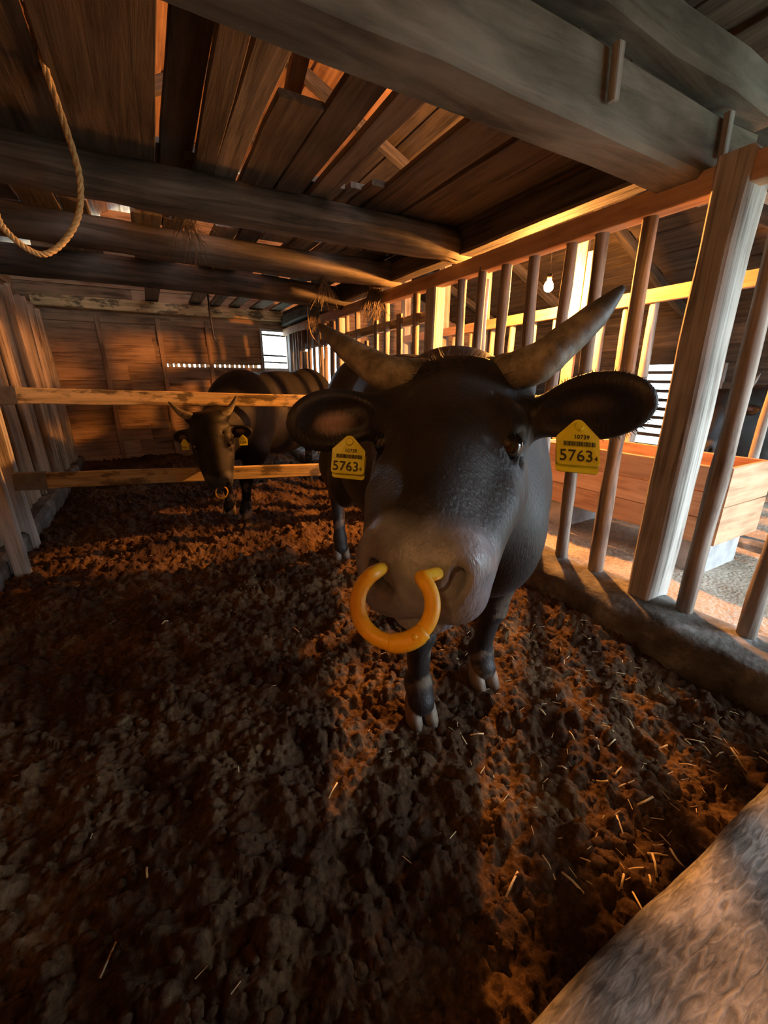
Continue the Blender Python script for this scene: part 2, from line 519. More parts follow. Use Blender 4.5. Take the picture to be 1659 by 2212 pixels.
# clods of dirt on the floor: nobody could count them
def clods():
    bm = bmesh.new(); bmesh.ops.create_icosphere(bm, subdivisions=1, radius=1)
    bv = np.array([v.co[:] for v in bm.verts]); bf = np.array([[v.index for v in f.verts] for f in bm.faces]); bm.free()
    n = 2600
    y = 0.4 + rng.random(n) ** 1.5 * 6.5
    x = -1.0 + rng.random(n) * 3.05
    z = ground_h(x, y)
    r = 0.006 + 0.020 * rng.random(n) ** 2.5
    V = []; Fs = []
    for k in range(n):
        s = 1 + 0.45 * (rng.random((len(bv), 1)) - .5)
        a = rng.random() * 6.28
        R = np.array([[math.cos(a), -math.sin(a), 0], [math.sin(a), math.cos(a), 0], [0, 0, 1]])
        vv = (bv * s * np.array([1.25, 0.9, 0.65]) * r[k]) @ R.T + np.array([x[k], y[k], z[k] + r[k] * 0.15])
        V.append(vv); Fs.append(bf + k * len(bv))
    o = link('dirt_clods', from_np('dirt_clods', np.concatenate(V), np.concatenate(Fs)), M['dirt'])
    tag(o, 'crumbly brown clods of dirt strewn over the pen floor', 'dirt', kind='stuff')
clods()


def slab(name, x0, x1, y0, y1, z0, z1, mat, kind='structure'):
    me = plank_mesh(x1 - x0, y1 - y0, z1 - z0, 1, 0)
    o = link(name, me, mat, None, Matrix.Translation(((x0 + x1) / 2, (y0 + y1) / 2, (z0 + z1) / 2)))
    tag(o, kind=kind)
    return o


# aisle floor beyond the stall fence and in front of the pen
def rough_floor(name, x0, x1, y0, y1, z, step, mat):
    xs = np.arange(x0, x1 + step, step); ys = np.arange(y0, y1 + step, step)
    X, Y = np.meshgrid(xs, ys)
    Z = z + (fbm(X * 3, Y * 3, 3, 31) - .5) * 0.05 + (fbm(X * 30, Y * 30, 3, 33) - .5) * 0.018
    i = np.arange(X.size).reshape(X.shape)
    f = np.stack([i[:-1, :-1], i[:-1, 1:], i[1:, 1:], i[1:, :-1]], -1).reshape(-1, 4)
    o = link(name, from_np(name, np.stack([X, Y, Z], -1).reshape(-1, 3), f), mat)
    tag(o, kind='structure')
rough_floor('floor_aisle', 2.36, 7.1, -1.1, 8.4, 0.13, 0.03, M['aisle'])
rough_floor('floor_front', -1.6, 2.36, -1.1, 0.1, 0.02, 0.05, M['aisle'])
slab('ground_outside', -30, 30, -30, 40, -0.5, -0.25, M['outground'])

# ------------------------------------------------------------------ walls
YB = 8.25
LAP = (-.014, .014)
wall_back = tag(empty('wall_back', (0.5, YB, 0)), kind='structure')
rowk = 0
ZR = [-.1, .16, .42, .68, .94, 1.18, 1.40, 1.60, 1.665, 1.94, 2.26, 2.5, 2.76, 3.02, 3.28, 3.54, 3.8, 4.06, 4.32, 4.6]
for z, z1 in zip(ZR, ZR[1:]):
    h = z1 - z
    zc = (z + z1) / 2
    lim0 = -1.6 if zc < 2.9 else max(-1.6, -1.6 + (zc - 2.9) * 1.75)
    lim1 = 7.1 if zc < 2.7 else max(1.7, 7.1 - (zc - 2.7) * 2.1)
    segs = [(lim0, lim1)]
    def cut(a, b):
        global segs
        out = []
        for (p, q) in segs:
            if b <= p or a >= q: out.append((p, q)); continue
            if p < a: out.append((p, a))
            if b < q: out.append((b, q))
        segs = out
    if 1.56 < zc < 2.24: cut(1.95, 2.42)
    if 0.25 < zc < 2.12: cut(2.58, 3.5)
    if 1.60 < zc < 1.66: cut(0.3, 1.0); cut(1.06, 1.9)
    for (p, q) in segs:
        # boards butt-jointed
        cuts = [p]
        while cuts[-1] < q:
            nx = cuts[-1] + random.uniform(1.3, 2.2)
            if q - nx < 0.5: nx = q
            cuts.append(min(nx, q))
        for a, b in zip(cuts, cuts[1:]):
            if b - a < 0.03: continue
            plank('board', (a - .004, YB + LAP[rowk % 2] + random.uniform(-.004, .004), zc), (b + .004, YB + LAP[rowk % 2] + random.uniform(-.004, .004), zc), h + 0.016, 0.03, (0, 0, 1), M['board'], wall_back, seg=2, wob=0.003)
    rowk += 1
x = .3
while x < 1.9:
    plank('picket', (x, YB + .12, 1.3), (x, YB + .12, 1.9), random.uniform(.05, .075), .02, (1, 0, 0), M['board'], wall_back, seg=1)
    x += .085
# battens and the plate beam along the top of the back wall
for xb in (-0.55, 0.28, 1.03):
    plank('batten', (xb, YB - .03, 0.05), (xb, YB - .03, 2.35), 0.07, 0.035, (1, 0, 0), M['board'], wall_back)
pb = plank('wall_plate_beam', (-1.3, YB - .10, 2.50), (2.6, YB - .10, 2.50), 0.16, 0.14, (0, 0, 1), M['rail'], None, seg=6, wob=.006)
tag(pb, 'pale squared plate beam along the top of the back wall', 'beam')

# window in the back wall: frame, bars, and wire fence beyond
w1 = tag(empty('window_1', (2.185, YB, 1.56)), kind='structure')
for (a, b) in (((1.95, YB - .02, 1.58), (2.42, YB - .02, 1.58)), ((1.95, YB - .02, 2.27), (2.42, YB - .02, 2.27))):
    plank('window_rail', a, b, 0.045, 0.06, (0, 0, 1), M['post'], w1, seg=1)
for xx in (1.94, 2.43):
    plank('window_stile', (xx, YB - .02, 1.55), (xx, YB - .02, 2.30), 0.05, 0.06, (1, 0, 0), M['post'], w1, seg=1)
for zz in (2.2, 1.84, 1.72):
    plank('crossbar', (1.95, YB + .06, zz), (2.42, YB + .06, zz - .015), 0.03, 0.02, (0, 0, 1), M['dark_shade'], w1, seg=1)
d1 = tag(empty('door_1', (3.04, YB, 0.2)), kind='structure')
for xx in (2.58, 3.5):
    plank('door_jamb', (xx, YB - .03, .1), (xx, YB - .03, 2.2), 0.07, 0.08, (1, 0, 0), M['post'], d1, seg=1)
plank('door_lintel', (2.54, YB - .03, 2.16), (3.54, YB - .03, 2.16), 0.09, 0.08, (0, 0, 1), M['post'], d1, seg=1)

# left wall: outer boards with a row of crooked poles in front
wall_left = tag(empty('wall_left', (-1.3, 4, 0)), kind='structure')
z = -0.1
while z < 3.1:
    h = random.uniform(0.2, 0.28)
    y = -1.05
    while y < YB:
        y2 = min(y + random.uniform(2.2, 3.4), YB)
        if YB - y2 < .6: y2 = YB
        plank('board', (-1.52 + LAP[rowk % 2], y - .003, z + h / 2), (-1.52 + LAP[rowk % 2], y2 + .003, z + h / 2), h + .016, .028, (0, 0, 1), M['board'], wall_left, seg=2)
        y = y2
    z += h; rowk += 1
y = 3.4
while y < 8.1:
    r = random.uniform(0.028, 0.06)
    lean = random.uniform(-.05, .05)
    if random.random() < 0.3:
        plank('slat', (-1.22, y, 0.02), (-1.26, y + lean, 2.36), r * 2.4, 0.03, (0.25, 1, 0), M['stave'], wall_left, seg=4, wob=.006)
    else:
        pole('pole', (-1.22 + random.uniform(-.03, .03), y, 0.0), (-1.24, y + lean, random.uniform(2.3, 2.45)), r, M['stave'], wall_left)
    y += r * 2 + random.uniform(0.05, 0.15)
plank('top_rail', (-1.30, 2.9, 2.33), (-1.30, 8.2, 2.36), 0.12, 0.09, (0, 0, 1), M['board'], wall_left, seg=5)
plank('sill_timber', (-1.18, 2.8, 0.06), (-1.20, 8.2, 0.10), 0.20, 0.22, (1, 0, 0), M['sill'], wall_left, seg=10, wob=.02, bev=.03)
# leaning corner post near the rails
plank('corner_post', (-1.10, 4.35, 0.0), (-1.17, 4.4, 2.4), 0.12, 0.11, (1, 0, 0), M['post'], wall_left, seg=4, wob=.008)

# outer right wall with louvred opening
wall_right = tag(empty('wall_right', (6.25, 3, 0)), kind='structure')
XR = 7.0
z = -0.1
while z < 2.9:
    h = random.uniform(0.2, 0.28); zc = z + h / 2
    spans = [(-1.05, YB)]
    if 0.44 < zc < 1.56: spans = [(-1.05, 2.95), (4.05, YB)]
    for (p, q) in spans:
        y = p
        while y < q:
            y2 = min(y + random.uniform(2.2, 3.4), q)
            if q - y2 < .6: y2 = q
            plank('board', (XR + LAP[rowk % 2], y - .003, zc), (XR + LAP[rowk % 2], y2 + .003, zc), h + .016, .028, (0, 0, 1), M['dark_shade'], wall_right, seg=2)
            y = y2
    z += h; rowk += 1
w2 = tag(empty('window_2', (XR, 2.97, .56)), kind='structure')
for yy in (2.95, 3.5, 4.05):
    plank('window_stile', (XR - .03, yy, .5), (XR - .03, yy, 1.62), .06, .06, (0, 1, 0), M['post'], w2, seg=1)
for k in range(8):
    zz = .55 + k * .135
    plank('louvre', (XR - .02, 2.95, zz), (XR - .02, 4.05, zz + .01), .05, .02, (0, 0, 1), M['dark_shade'], w2, seg=1)

# front wall behind the camera with the open door that lets the daylight in
YF = -1.0
DX0, DX1, DZ1 = 2.4, 5.7, 2.2
wall_front = tag(empty('wall_front', (2, YF, 0)), kind='structure')
z = -0.1
while z < 3.4:
    h = 0.27; zc = z + h / 2
    spans = [(-1.6, 7.1)] if zc > DZ1 else [(-1.6, DX0), (DX1, 7.1)]
    for (p, q) in spans:
        plank('board', (p, YF + LAP[rowk % 2], zc), (q, YF + LAP[rowk % 2], zc), h + .016, .03, (0, 0, 1), M['board'], wall_front, seg=2)
    z += h; rowk += 1
d2 = tag(empty('door_2', ((DX0 + DX1) / 2, YF, 0)), kind='structure')
for xx in (DX0 - .02, DX1 + .02):
    plank('door_jamb', (xx, YF + .05, 0), (xx, YF + .05, DZ1 + .1), .1, .1, (1, 0, 0), M['post'], d2, seg=1)
plank('door_lintel', (DX0 - .1, YF + .05, DZ1 + .1), (DX1 + .1, YF + .05, DZ1 + .1), .12, .1, (0, 0, 1), M['post'], d2, seg=1)

# roof of boards on both slopes (seen through the gaps in the ceiling)
roof = tag(empty('roof', (1.6, 3, 4.8)), kind='structure')
RX, RZ = 1.7, 4.7
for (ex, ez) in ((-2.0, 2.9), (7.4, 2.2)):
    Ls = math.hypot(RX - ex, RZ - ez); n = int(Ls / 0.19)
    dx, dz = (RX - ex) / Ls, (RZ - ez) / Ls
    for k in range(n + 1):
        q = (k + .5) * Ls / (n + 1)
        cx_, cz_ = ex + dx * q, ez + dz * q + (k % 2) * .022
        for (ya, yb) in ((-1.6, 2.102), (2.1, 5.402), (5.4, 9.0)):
            plank('roof_board', (cx_, ya, cz_), (cx_, yb, cz_), Ls / (n + 1) + .012, .032, (dx, 0, dz), M['roof' if cx_ < 2.9 else 'dark_shade'], roof, seg=1, wob=.002)  # boards over the aisle coloured darker to stand in for shade
    for yy in (-.9, .2, 1.9, 3.6, 5.3, 7.0):
        plank('rafter', (ex, yy, ez - .08), (RX, yy, RZ - .08), .11, .09, (0, 0, 1), M['log'], roof, seg=3, wob=.01)

# ------------------------------------------------------------------ ceiling planks on log beams
ceiling = tag(empty('ceiling', (0.6, 4, 2.55)), kind='structure')
def cp(x0, x1, y0, y1, z=2.56, mat='ceil', x0b=None, x1b=None, dz=0.0):
    w0 = x1 - x0
    c0 = (x0 + x1) / 2
    c1 = c0 if x0b is None else (x0b + x1b) / 2
    plank('plank', (c0, y0, z), (c1, y1, z + dz), w0, random.uniform(.028, .04), (1, 0, 0), M[mat], ceiling, seg=4, wob=.006, sag=random.uniform(0, .012), twist=random.uniform(-.06, .06))
for a in [(-1.42, -1.08, 1.2, 3.2), (-1.06, -.62, 1.2, 3.3), (-.60, -.18, 1.2, 3.25), (-.17, .21, 1.2, 3.2)]: cp(*a)
cp(.245, .40, 1.3, 3.2, 2.60)
cp(.37, .475, 1.3, 3.2, 2.55, 'ceil', .43, .505)
cp(.505, .635, 1.3, 3.15, 2.545, 'ceilpale')
cp(.67, .88, 2.15, 3.25, 2.57)
cp(.885, 1.06, 1.3, 3.25, 2.565)
cp(1.085, 1.22, 1.3, 3.15, 2.545, 'ceilpale')
cp(1.40, 1.52, 2.7, 3.3, 2.57)
cp(1.50, 1.78, 1.3, 3.3, 2.56)
cp(1.795, 2.06, 1.3, 3.3, 2.555)
cp(2.075, 2.33, 1.3, 3.3, 2.56)
plank('plank', (.74, 1.45, 2.95), (.80, 2.5, 2.62), .07, .05, (1, 0, 0), M['board'], ceiling, seg=2)       # loose board in the loft gap
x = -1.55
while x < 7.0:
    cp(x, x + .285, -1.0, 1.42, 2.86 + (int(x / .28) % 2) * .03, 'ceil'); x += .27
def row(y0, y1, x0, x1, gaps, z, mats=('ceil', 'ceil', 'ceilpale'), wmin=.14, wmax=.28, dz=0.0, gp_=(.005, .03)):
    x = x0
    while x < x1:
        w = random.uniform(wmin, wmax)
        if not any(a < x + w / 2 < b for (a, b) in gaps):
            cp(x, min(x + w, x1 + .05), y0 + random.uniform(-.1, .1), y1 + random.uniform(-.1, .1), z + random.uniform(-.01, .02), random.choice(mats), dz=dz)
        x += w + random.uniform(*gp_)
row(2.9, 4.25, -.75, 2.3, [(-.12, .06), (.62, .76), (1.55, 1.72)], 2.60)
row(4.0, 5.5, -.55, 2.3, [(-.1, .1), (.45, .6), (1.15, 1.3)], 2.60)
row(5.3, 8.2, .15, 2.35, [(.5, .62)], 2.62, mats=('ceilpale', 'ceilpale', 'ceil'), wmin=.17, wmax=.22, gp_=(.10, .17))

def logbeam(label, x0, x1, yl, yr, z, r, rough=.10):
    pts = []; rr = []
    n = 16
    ph = random.uniform(0, 6)
    Mw, Ln = frame((x0, yl, z), (x1, yr, z), (0, 1, 0))
    for i in range(n + 1):
        q = i / n
        pts.append(((q - .5) * Ln, .018 * math.sin(ph + q * 6), .015 * math.sin(2 * ph + q * 5)))
        rr.append(r * (0.94 + 0.10 * q) * random.uniform(.97, 1.03))
    v, f = tube_data(pts, rr, 14, 0, rough)
    me = bpy.data.meshes.new('log_beam'); me.from_pydata(v, [], f); me.update()
    me.polygons.foreach_set('use_smooth', [True] * len(me.polygons))
    o = link('log_beam', me, M['log'], None, Mw)
    tag(o, label, 'beam', 'round log beams carrying the ceiling planks')
logbeam('round log ceiling beam nearest the camera, behind the squared tie beam', -1.5, 2.45, 2.92, 3.05, 2.42, .115)
logbeam('middle of the three round log ceiling beams', -1.5, 2.45, 4.05, 4.15, 2.43, .115)
logbeam('farthest round log ceiling beam, nearest the back wall', -1.5, 2.45, 5.1, 5.45, 2.41, .13)

tb = plank('tie_beam', (-1.5, 1.42, 2.46), (2.72, 1.36, 2.40), 0.22, 0.25, (0, 1, 0), M['beam'], None, seg=14, wob=.008, bev=.02)
tag(tb, 'massive squared grey tie beam crossing overhead at the front', 'beam')
tb2 = plank('upper_beam', (-1.5, 1.31, 2.68), (2.76, 1.27, 2.62), 0.20, 0.15, (0, 1, 0), M['beam'], None, seg=10, wob=.012, bev=.02)
tag(tb2, 'rough grey timber lying on top of the massive tie beam', 'beam')
for xx in (1.62, 2.42):
    pg = plank('peg', (xx, 1.235, 2.52), (xx + .01, 1.235, 2.36), .035, .03, (1, 0, 0), M['post'], tb, seg=1)

# ------------------------------------------------------------------ stall fence on the right
XF = 2.4
fence = tag(empty('stall_fence', (XF, 3, 0)), 'long stall fence of upright poles on a muddy sill, right of the bulls', 'fence')
def sill_mesh(x0, x1, y0, y1, z0, z1, axis, step=.03, amp=.025, expo=.45):
    """rounded muddy timber along Y or X as a displaced loft"""
    L0, L1 = (y0, y1) if axis == 'y' else (x0, x1)
    n = int((L1 - L0) / step); S = 28
    v = []; f = []
    cx_, cz_ = ((x0 + x1) / 2, (z0 + z1) / 2) if axis == 'y' else ((y0 + y1) / 2, (z0 + z1) / 2)
    hw, hh = ((x1 - x0) / 2, (z1 - z0) / 2) if axis == 'y' else ((y1 - y0) / 2, (z1 - z0) / 2)
    for i in range(n + 1):
        l = L0 + (L1 - L0) * i / n
        for k in range(S):
            a = 2 * math.pi * k / S
            c, s = math.cos(a), math.sin(a)
            e = expo
            px_, pz_ = hw * math.copysign(abs(c) ** e, c), hh * math.copysign(abs(s) ** e, s)
            d = 1 + amp / .1 * 0.5 * (mnoise.noise((l * 3, c * 1.3, s * 1.3)) + .5 * mnoise.noise((l * 9, c * 4, s * 4)))
            v.append((cx_ + px_ * d, l, cz_ + pz_ * d) if axis == 'y' else (l, cx_ + px_ * d, cz_ + pz_ * d))
    for i in range(n):
        for k in range(S):
            a = i * S + k; b = i * S + (k + 1) % S
            f.append((a, b, b + S, a + S))
    f.append(tuple(range(S))); f.append(tuple(range(n * S, n * S + S)))
    me = bpy.data.meshes.new('sill'); me.from_pydata(v, [], f); me.update()
    bm = bmesh.new(); bm.from_mesh(me); bmesh.ops.recalc_face_normals(bm, faces=bm.faces); bm.to_mesh(me); bm.free()
    me.polygons.foreach_set('use_smooth', [True] * len(me.polygons))
    return me
link('sill_log', sill_mesh(2.14, 2.52, 0.15, 8.2, -0.10, 0.20, 'y'), M['sill'], fence)
# squared main posts
def fpost(y, wy=.22, wx=.16, z1=2.3, lean=0.0, mat='post'):
    plank('post', (XF + .0, y, .13), (XF + .02, y + lean, z1), wy, wx, (0, 1, 0), M[mat], fence, seg=6, wob=.006, bev=.012)
fpost(1.13, .13, .22, 2.32)
fpost(3.42, .15, .12, 2.3)
fpost(5.6, .15, .12, 2.3)
fpost(7.9, .15, .12, 2.3)
ply = [.38, .66, .92, 1.47, 1.74, 1.98, 2.24, 2.50, 2.76, 3.02]
for y in ply:
    pole('pole', (XF + random.uniform(-.01, .02), y + random.uniform(-.01, .01), .15), (XF + random.uniform(-.02, .02), y + random.uniform(-.04, .04), 2.22), random.uniform(.036, .044), M['pole'], fence, sides=9, seg=8)
y = 3.72
while y < 7.8:
    if abs(y - 5.6) > .12:
        if random.random() < .55:
            plank('slat', (XF, y, .15), (XF + random.uniform(-.02, .02), y + random.uniform(-.03, .03), random.choice((1.85, 2.05, 2.2))), random.uniform(.06, .10), .028, (0, 1, 0), M['rail' if random.random() < .4 else 'pole'], fence, seg=2)
        else:
            pole('pole', (XF, y, .15), (XF, y + random.uniform(-.04, .04), 2.2), random.uniform(.028, .04), M['pole'], fence)
    y += random.uniform(.24, .32) if y < 6.0 else random.uniform(.13, .20)
plank('top_rail', (XF + .0, .2, 2.25), (XF, 8.2, 2.24), .11, .10, (0, 0, 1), M['fresh'], fence, seg=10, wob=.006)
plank('upper_plate', (XF - .02, 1.5, 2.43), (XF, 8.2, 2.43), .17, .16, (0, 0, 1), M['log'], fence, seg=10, wob=.008, bev=.015)
plank('ledger', (XF + .02, 1.5, 2.55), (XF + .02, 8.2, 2.55), .06, .14, (0, 0, 1), M['ceil'], fence, seg=8, wob=.006)
plank('middle_rail', (XF + .06, 3.5, 1.98), (XF + .06, 8.1, 1.93), .09, .05, (0, 0, 1), M['post'], fence, seg=6)
# boarded part between middle rail and ceiling at the far end
y = 6.0
while y < 8.1:
    plank('board', (XF + .10, y + .06, 1.95), (XF + .10, y + .06, 2.62), .115, .02, (0, 1, 0), M['board'], fence, seg=1)
    y += .125
# door head across the aisle: lintel, with dark boarding added above it to block the lamp light
dh = tag(empty('trim_1', (4.5, 1.08, 2.2)), kind='structure')
plank('lintel', (2.52, 1.08, 2.24), (6.95, 1.06, 2.26), .10, .10, (0, 0, 1), M['post'], dh, seg=4)
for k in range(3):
    plank('board', ((-1.5 if k == 2 else 2.76), 1.42 + LAP[k % 2], 2.40 + k * .225), (6.98, 1.42 + LAP[k % 2], 2.40 + k * .225), .245, .03, (0, 0, 1), M['dark_shade'], dh, seg=3)

# near sill in front of the camera (lower right corner)
ns = link('front_sill', sill_mesh(-1.4, 2.1, -.30, .24, -.05, .31, 'x', amp=.006, expo=.22), M['fibrous'])
tag(ns, 'broad worn fibrous grey timber sill at the near right corner', 'beam')

# ------------------------------------------------------------------ pen divider rails
def rail(name, label, p0, p1, w, t):
    root = empty(name, p0)
    tag(root, label, 'rail', 'divider rails between the two bulls')
    p0 = Vector(p0); p1 = Vector(p1); d = (p1 - p0).normalized()
    plank('bar', p0, p1, w, t, (0, 0, 1), M['rail'], root, seg=12, wob=.003, bev=.006)
    plank('shaded_end', p0 - d * .05, p0 + d * .13, w + .012, t + .012, (0, 0, 1), M['rail_shade'], root, seg=1, wob=0)  # added grey end piece, stands in for a shadow across the rail
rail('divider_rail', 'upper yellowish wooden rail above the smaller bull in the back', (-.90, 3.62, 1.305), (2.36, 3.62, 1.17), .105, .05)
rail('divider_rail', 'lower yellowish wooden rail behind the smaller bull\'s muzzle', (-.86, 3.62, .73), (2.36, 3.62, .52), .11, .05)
for rx in (-.93,):
    q = plank('rail_bracket_post', (-1.02, 3.68, 0.0), (-1.06, 3.68, 2.4), .09, .08, (1, 0, 0), M['post'], None, seg=4, wob=.006)
    tag(q, 'slim grey post holding the ends of the divider rails', 'post')


# ------------------------------------------------------------------ bulls (implicit surfaces meshed with surface nets)
class Vol:
    def __init__(s, xs, ys, zs):
        s.ax = [np.asarray(a, np.float32) for a in (xs, ys, zs)]
        s.D = np.full((len(xs), len(ys), len(zs)), 0.5, np.float32)

    def box(s, lo, hi):
        sl = []; 
        for i in range(3):
            a = np.searchsorted(s.ax[i], lo[i]); b = np.searchsorted(s.ax[i], hi[i])
            sl.append(slice(max(a - 1, 0), min(b + 1, len(s.ax[i]))))
        g = np.meshgrid(*[s.ax[i][sl[i]] for i in range(3)], indexing='ij', sparse=True)
        return tuple(sl), g

    def put(s, sl, d, k, sub=False):
        A = s.D[sl]
        if A.size == 0: return
        if sub:
            h = np.clip(0.5 - 0.5 * (A + d) / k, 0, 1)
            s.D[sl] = A * (1 - h) + (-d) * h + k * h * (1 - h)
        else:
            h = np.clip(0.5 + 0.5 * (A - d) / k, 0, 1)
            s.D[sl] = A * (1 - h) + d * h - k * h * (1 - h)

    def cone(s, a, b, ra, rb, k=.05, sub=False):
        a = np.asarray(a, float); b = np.asarray(b, float)
        m = max(ra, rb) + k + .05
        sl, (x, y, z) = s.box(np.minimum(a, b) - m, np.maximum(a, b) + m)
        ba = b - a; l2 = ba @ ba
        t = np.clip(((x - a[0]) * ba[0] + (y - a[1]) * ba[1] + (z - a[2]) * ba[2]) / l2, 0, 1)
        t = t * t * (3 - 2 * t) * .3 + t * .7
        d = np.sqrt((x - a[0] - t * ba[0]) ** 2 + (y - a[1] - t * ba[1]) ** 2 + (z - a[2] - t * ba[2]) ** 2) - (ra + (rb - ra) * t)
        s.put(sl, d, k, sub)

    def ell(s, c, R, r, k=.05, sub=False):
        """R: 3x3 whose rows are the local axes in the world"""
        c = np.asarray(c, float); r = np.asarray(r, float)
        ext = np.abs(R.T) @ r + k + .04
        sl, (x, y, z) = s.box(c - ext, c + ext)
        p = [(x - c[0]) * R[i][0] + (y - c[1]) * R[i][1] + (z - c[2]) * R[i][2] for i in range(3)]
        k0 = np.sqrt(sum((p[i] / r[i]) ** 2 for i in range(3)))
        k1 = np.sqrt(sum((p[i] / r[i] ** 2) ** 2 for i in range(3))) + 1e-9
        s.put(sl, k0 * (k0 - 1) / k1, k, sub)

    def mesh(s):
        D = s.D
        D[0] = D[-1] = .5; D[:, 0] = D[:, -1] = .5; D[:, :, 0] = D[:, :, -1] = .5
        I = D < 0
        nx, ny, nz = D.shape
        cnt = np.zeros((nx - 1, ny - 1, nz - 1), np.int8)
        cor = [(i, j, k) for i in (0, 1) for j in (0, 1) for k in (0, 1)]
        for (i, j, k) in cor: cnt += I[i:nx - 1 + i, j:ny - 1 + j, k:nz - 1 + k]
        act = np.argwhere((cnt > 0) & (cnt < 8))
        idx = np.full(cnt.shape, -1, np.int32); idx[tuple(act.T)] = np.arange(len(act))
        val = np.stack([D[act[:, 0] + i, act[:, 1] + j, act[:, 2] + k] for (i, j, k) in cor], 1)
        acc = np.zeros((len(act), 3)); n = np.zeros(len(act))
        for a in range(8):
            for b in range(a + 1, 8):
                pa, pb = np.array(cor[a]), np.array(cor[b])
                if np.abs(pa - pb).sum() != 1: continue
                va, vb = val[:, a], val[:, b]
                m = (va < 0) != (vb < 0)
                t = np.where(m, va / np.where(m, va - vb, 1), 0)
                acc += np.where(m[:, None], pa + t[:, None] * (pb - pa), 0); n += m
        p = act + acc / n[:, None]
        V = np.stack([np.interp(p[:, i], np.arange(len(s.ax[i])), s.ax[i]) for i in range(3)], 1)
        Q = []
        for axn in range(3):
            o1, o2 = [(1, 2), (2, 0), (0, 1)][axn]
            sl0 = [slice(None)] * 3; sl1 = [slice(None)] * 3
            sl0[axn] = slice(0, -1); sl1[axn] = slice(1, None)
            A, B = I[tuple(sl0)], I[tuple(sl1)]
            e = np.argwhere(A != B)
            fl = A[tuple(e.T)]
            ok = (e[:, o1] > 0) & (e[:, o2] > 0) & (e[:, o1] < D.shape[o1] - 1) & (e[:, o2] < D.shape[o2] - 1)
            e = e[ok]; fl = fl[ok]
            def at_(d1, d2):
                q = e.copy(); q[:, o1] -= d1; q[:, o2] -= d2
                return idx[tuple(q.T)]
            q = np.stack([at_(1, 1), at_(0, 1), at_(0, 0), at_(1, 0)], 1)
            q[~fl] = q[~fl][:, ::-1]
            Q.append(q)
        return V, np.concatenate(Q)


def axis(lo, hi, f0, f1, fine, coarse):
    a = list(np.arange(lo, f0, coarse)) if f0 > lo else []
    a += list(np.arange(f0, f1, fine))
    a += list(np.arange(f1, hi, coarse))
    return np.array(a)


def norm(v):
    v = np.asarray(v, float); return v / np.linalg.norm(v)


def horn(parent, pts, rad, M_=18):
    P = [Vector(p) for p in pts]
    # Catmull-Rom through the points
    out = []; rr = []; tt = []
    n = len(P)
    for i in range(n - 1):
        p0, p1, p2, p3 = P[max(i - 1, 0)], P[i], P[i + 1], P[min(i + 2, n - 1)]
        for k in range(M_):
            t = k / M_
            out.append(.5 * ((2 * p1) + (p2 - p0) * t + (2 * p0 - 5 * p1 + 4 * p2 - p3) * t * t + (3 * p1 - p0 - 3 * p2 + p3) * t ** 3))
            q = (i + t) / (n - 1)
            r = np.interp(q, np.linspace(0, 1, n), rad)
            rr.append(r * (1 + .035 * math.sin(q * 70) * max(0, 1 - q * 1.6))); tt.append(q)
    out.append(P[-1]); rr.append(rad[-1]); tt.append(1.0)
    v, f = tube_data(out, rr, 18)
    me = bpy.data.meshes.new('horn'); me.from_pydata(v, [], f); me.update()
    me.polygons.foreach_set('use_smooth', [True] * len(me.polygons))
    ca = me.color_attributes.new('tint', 'FLOAT_COLOR', 'POINT')
    cols = np.zeros((len(v), 4), np.float32)
    q = np.repeat(np.array(tt), 18)
    cols[:, 0] = np.clip((q - .55) / .4, 0, 1)
    ca.data.foreach_set('color', cols.ravel())
    return link('horn', me, M['horn'], parent)


def hoof(parent, c, fdir, s=1.0):
    """two claws, toe towards fdir, standing on the ground at c"""
    f = Vector((fdir[0], fdir[1], 0)).normalized(); r = Vector((f.y, -f.x, 0))
    for sd in (-1, 1):
        v = []; fc = []
        S = 10
        lay = [(0.0, 1.0), (.035, .96), (.07, .80), (.095, .55)]
        for (h, k) in lay:
            for i in range(S):
                a = 2 * math.pi * i / S
                x, y = math.cos(a) * .034 * k, math.sin(a) * (.068 if math.sin(a) > 0 else .045) * k
                p = Vector(c) + r * (x + sd * .034) + f * (y - h * .45 + .02) + Vector((0, 0, h - .012))
                v.append(Vector(c) + (p - Vector(c)) * s)
        for j in range(len(lay) - 1):
            for i in range(S):
                a, b = j * S + i, j * S + (i + 1) % S
                fc.append((a, b, b + S, a + S))
        fc.append(tuple(reversed(range(S)))); fc.append(tuple(range((len(lay) - 1) * S, len(lay) * S)))
        me = bpy.data.meshes.new('hoof'); me.from_pydata(v, [], fc); me.update()
        bm = bmesh.new(); bm.from_mesh(me); bmesh.ops.recalc_face_normals(bm, faces=bm.faces); bm.to_mesh(me); bm.free()
        me.polygons.foreach_set('use_smooth', [True] * len(me.polygons))
        link('hoof', me, M['hoof'], parent)


def text_mesh(txt, size, depth=.0005):
    cu = bpy.data.curves.new('lettering', 'FONT')
    cu.body = txt; cu.size = size; cu.extrude = depth; cu.align_x = 'CENTER'; cu.align_y = 'CENTER'; cu.resolution_u = 3
    o = bpy.data.objects.new('tmp', cu); COL.objects.link(o)
    dg = bpy.context.evaluated_depsgraph_get(); dg.update()
    me = bpy.data.meshes.new_from_object(o.evaluated_get(dg))
    bpy.data.objects.remove(o, do_unlink=True)
    return me


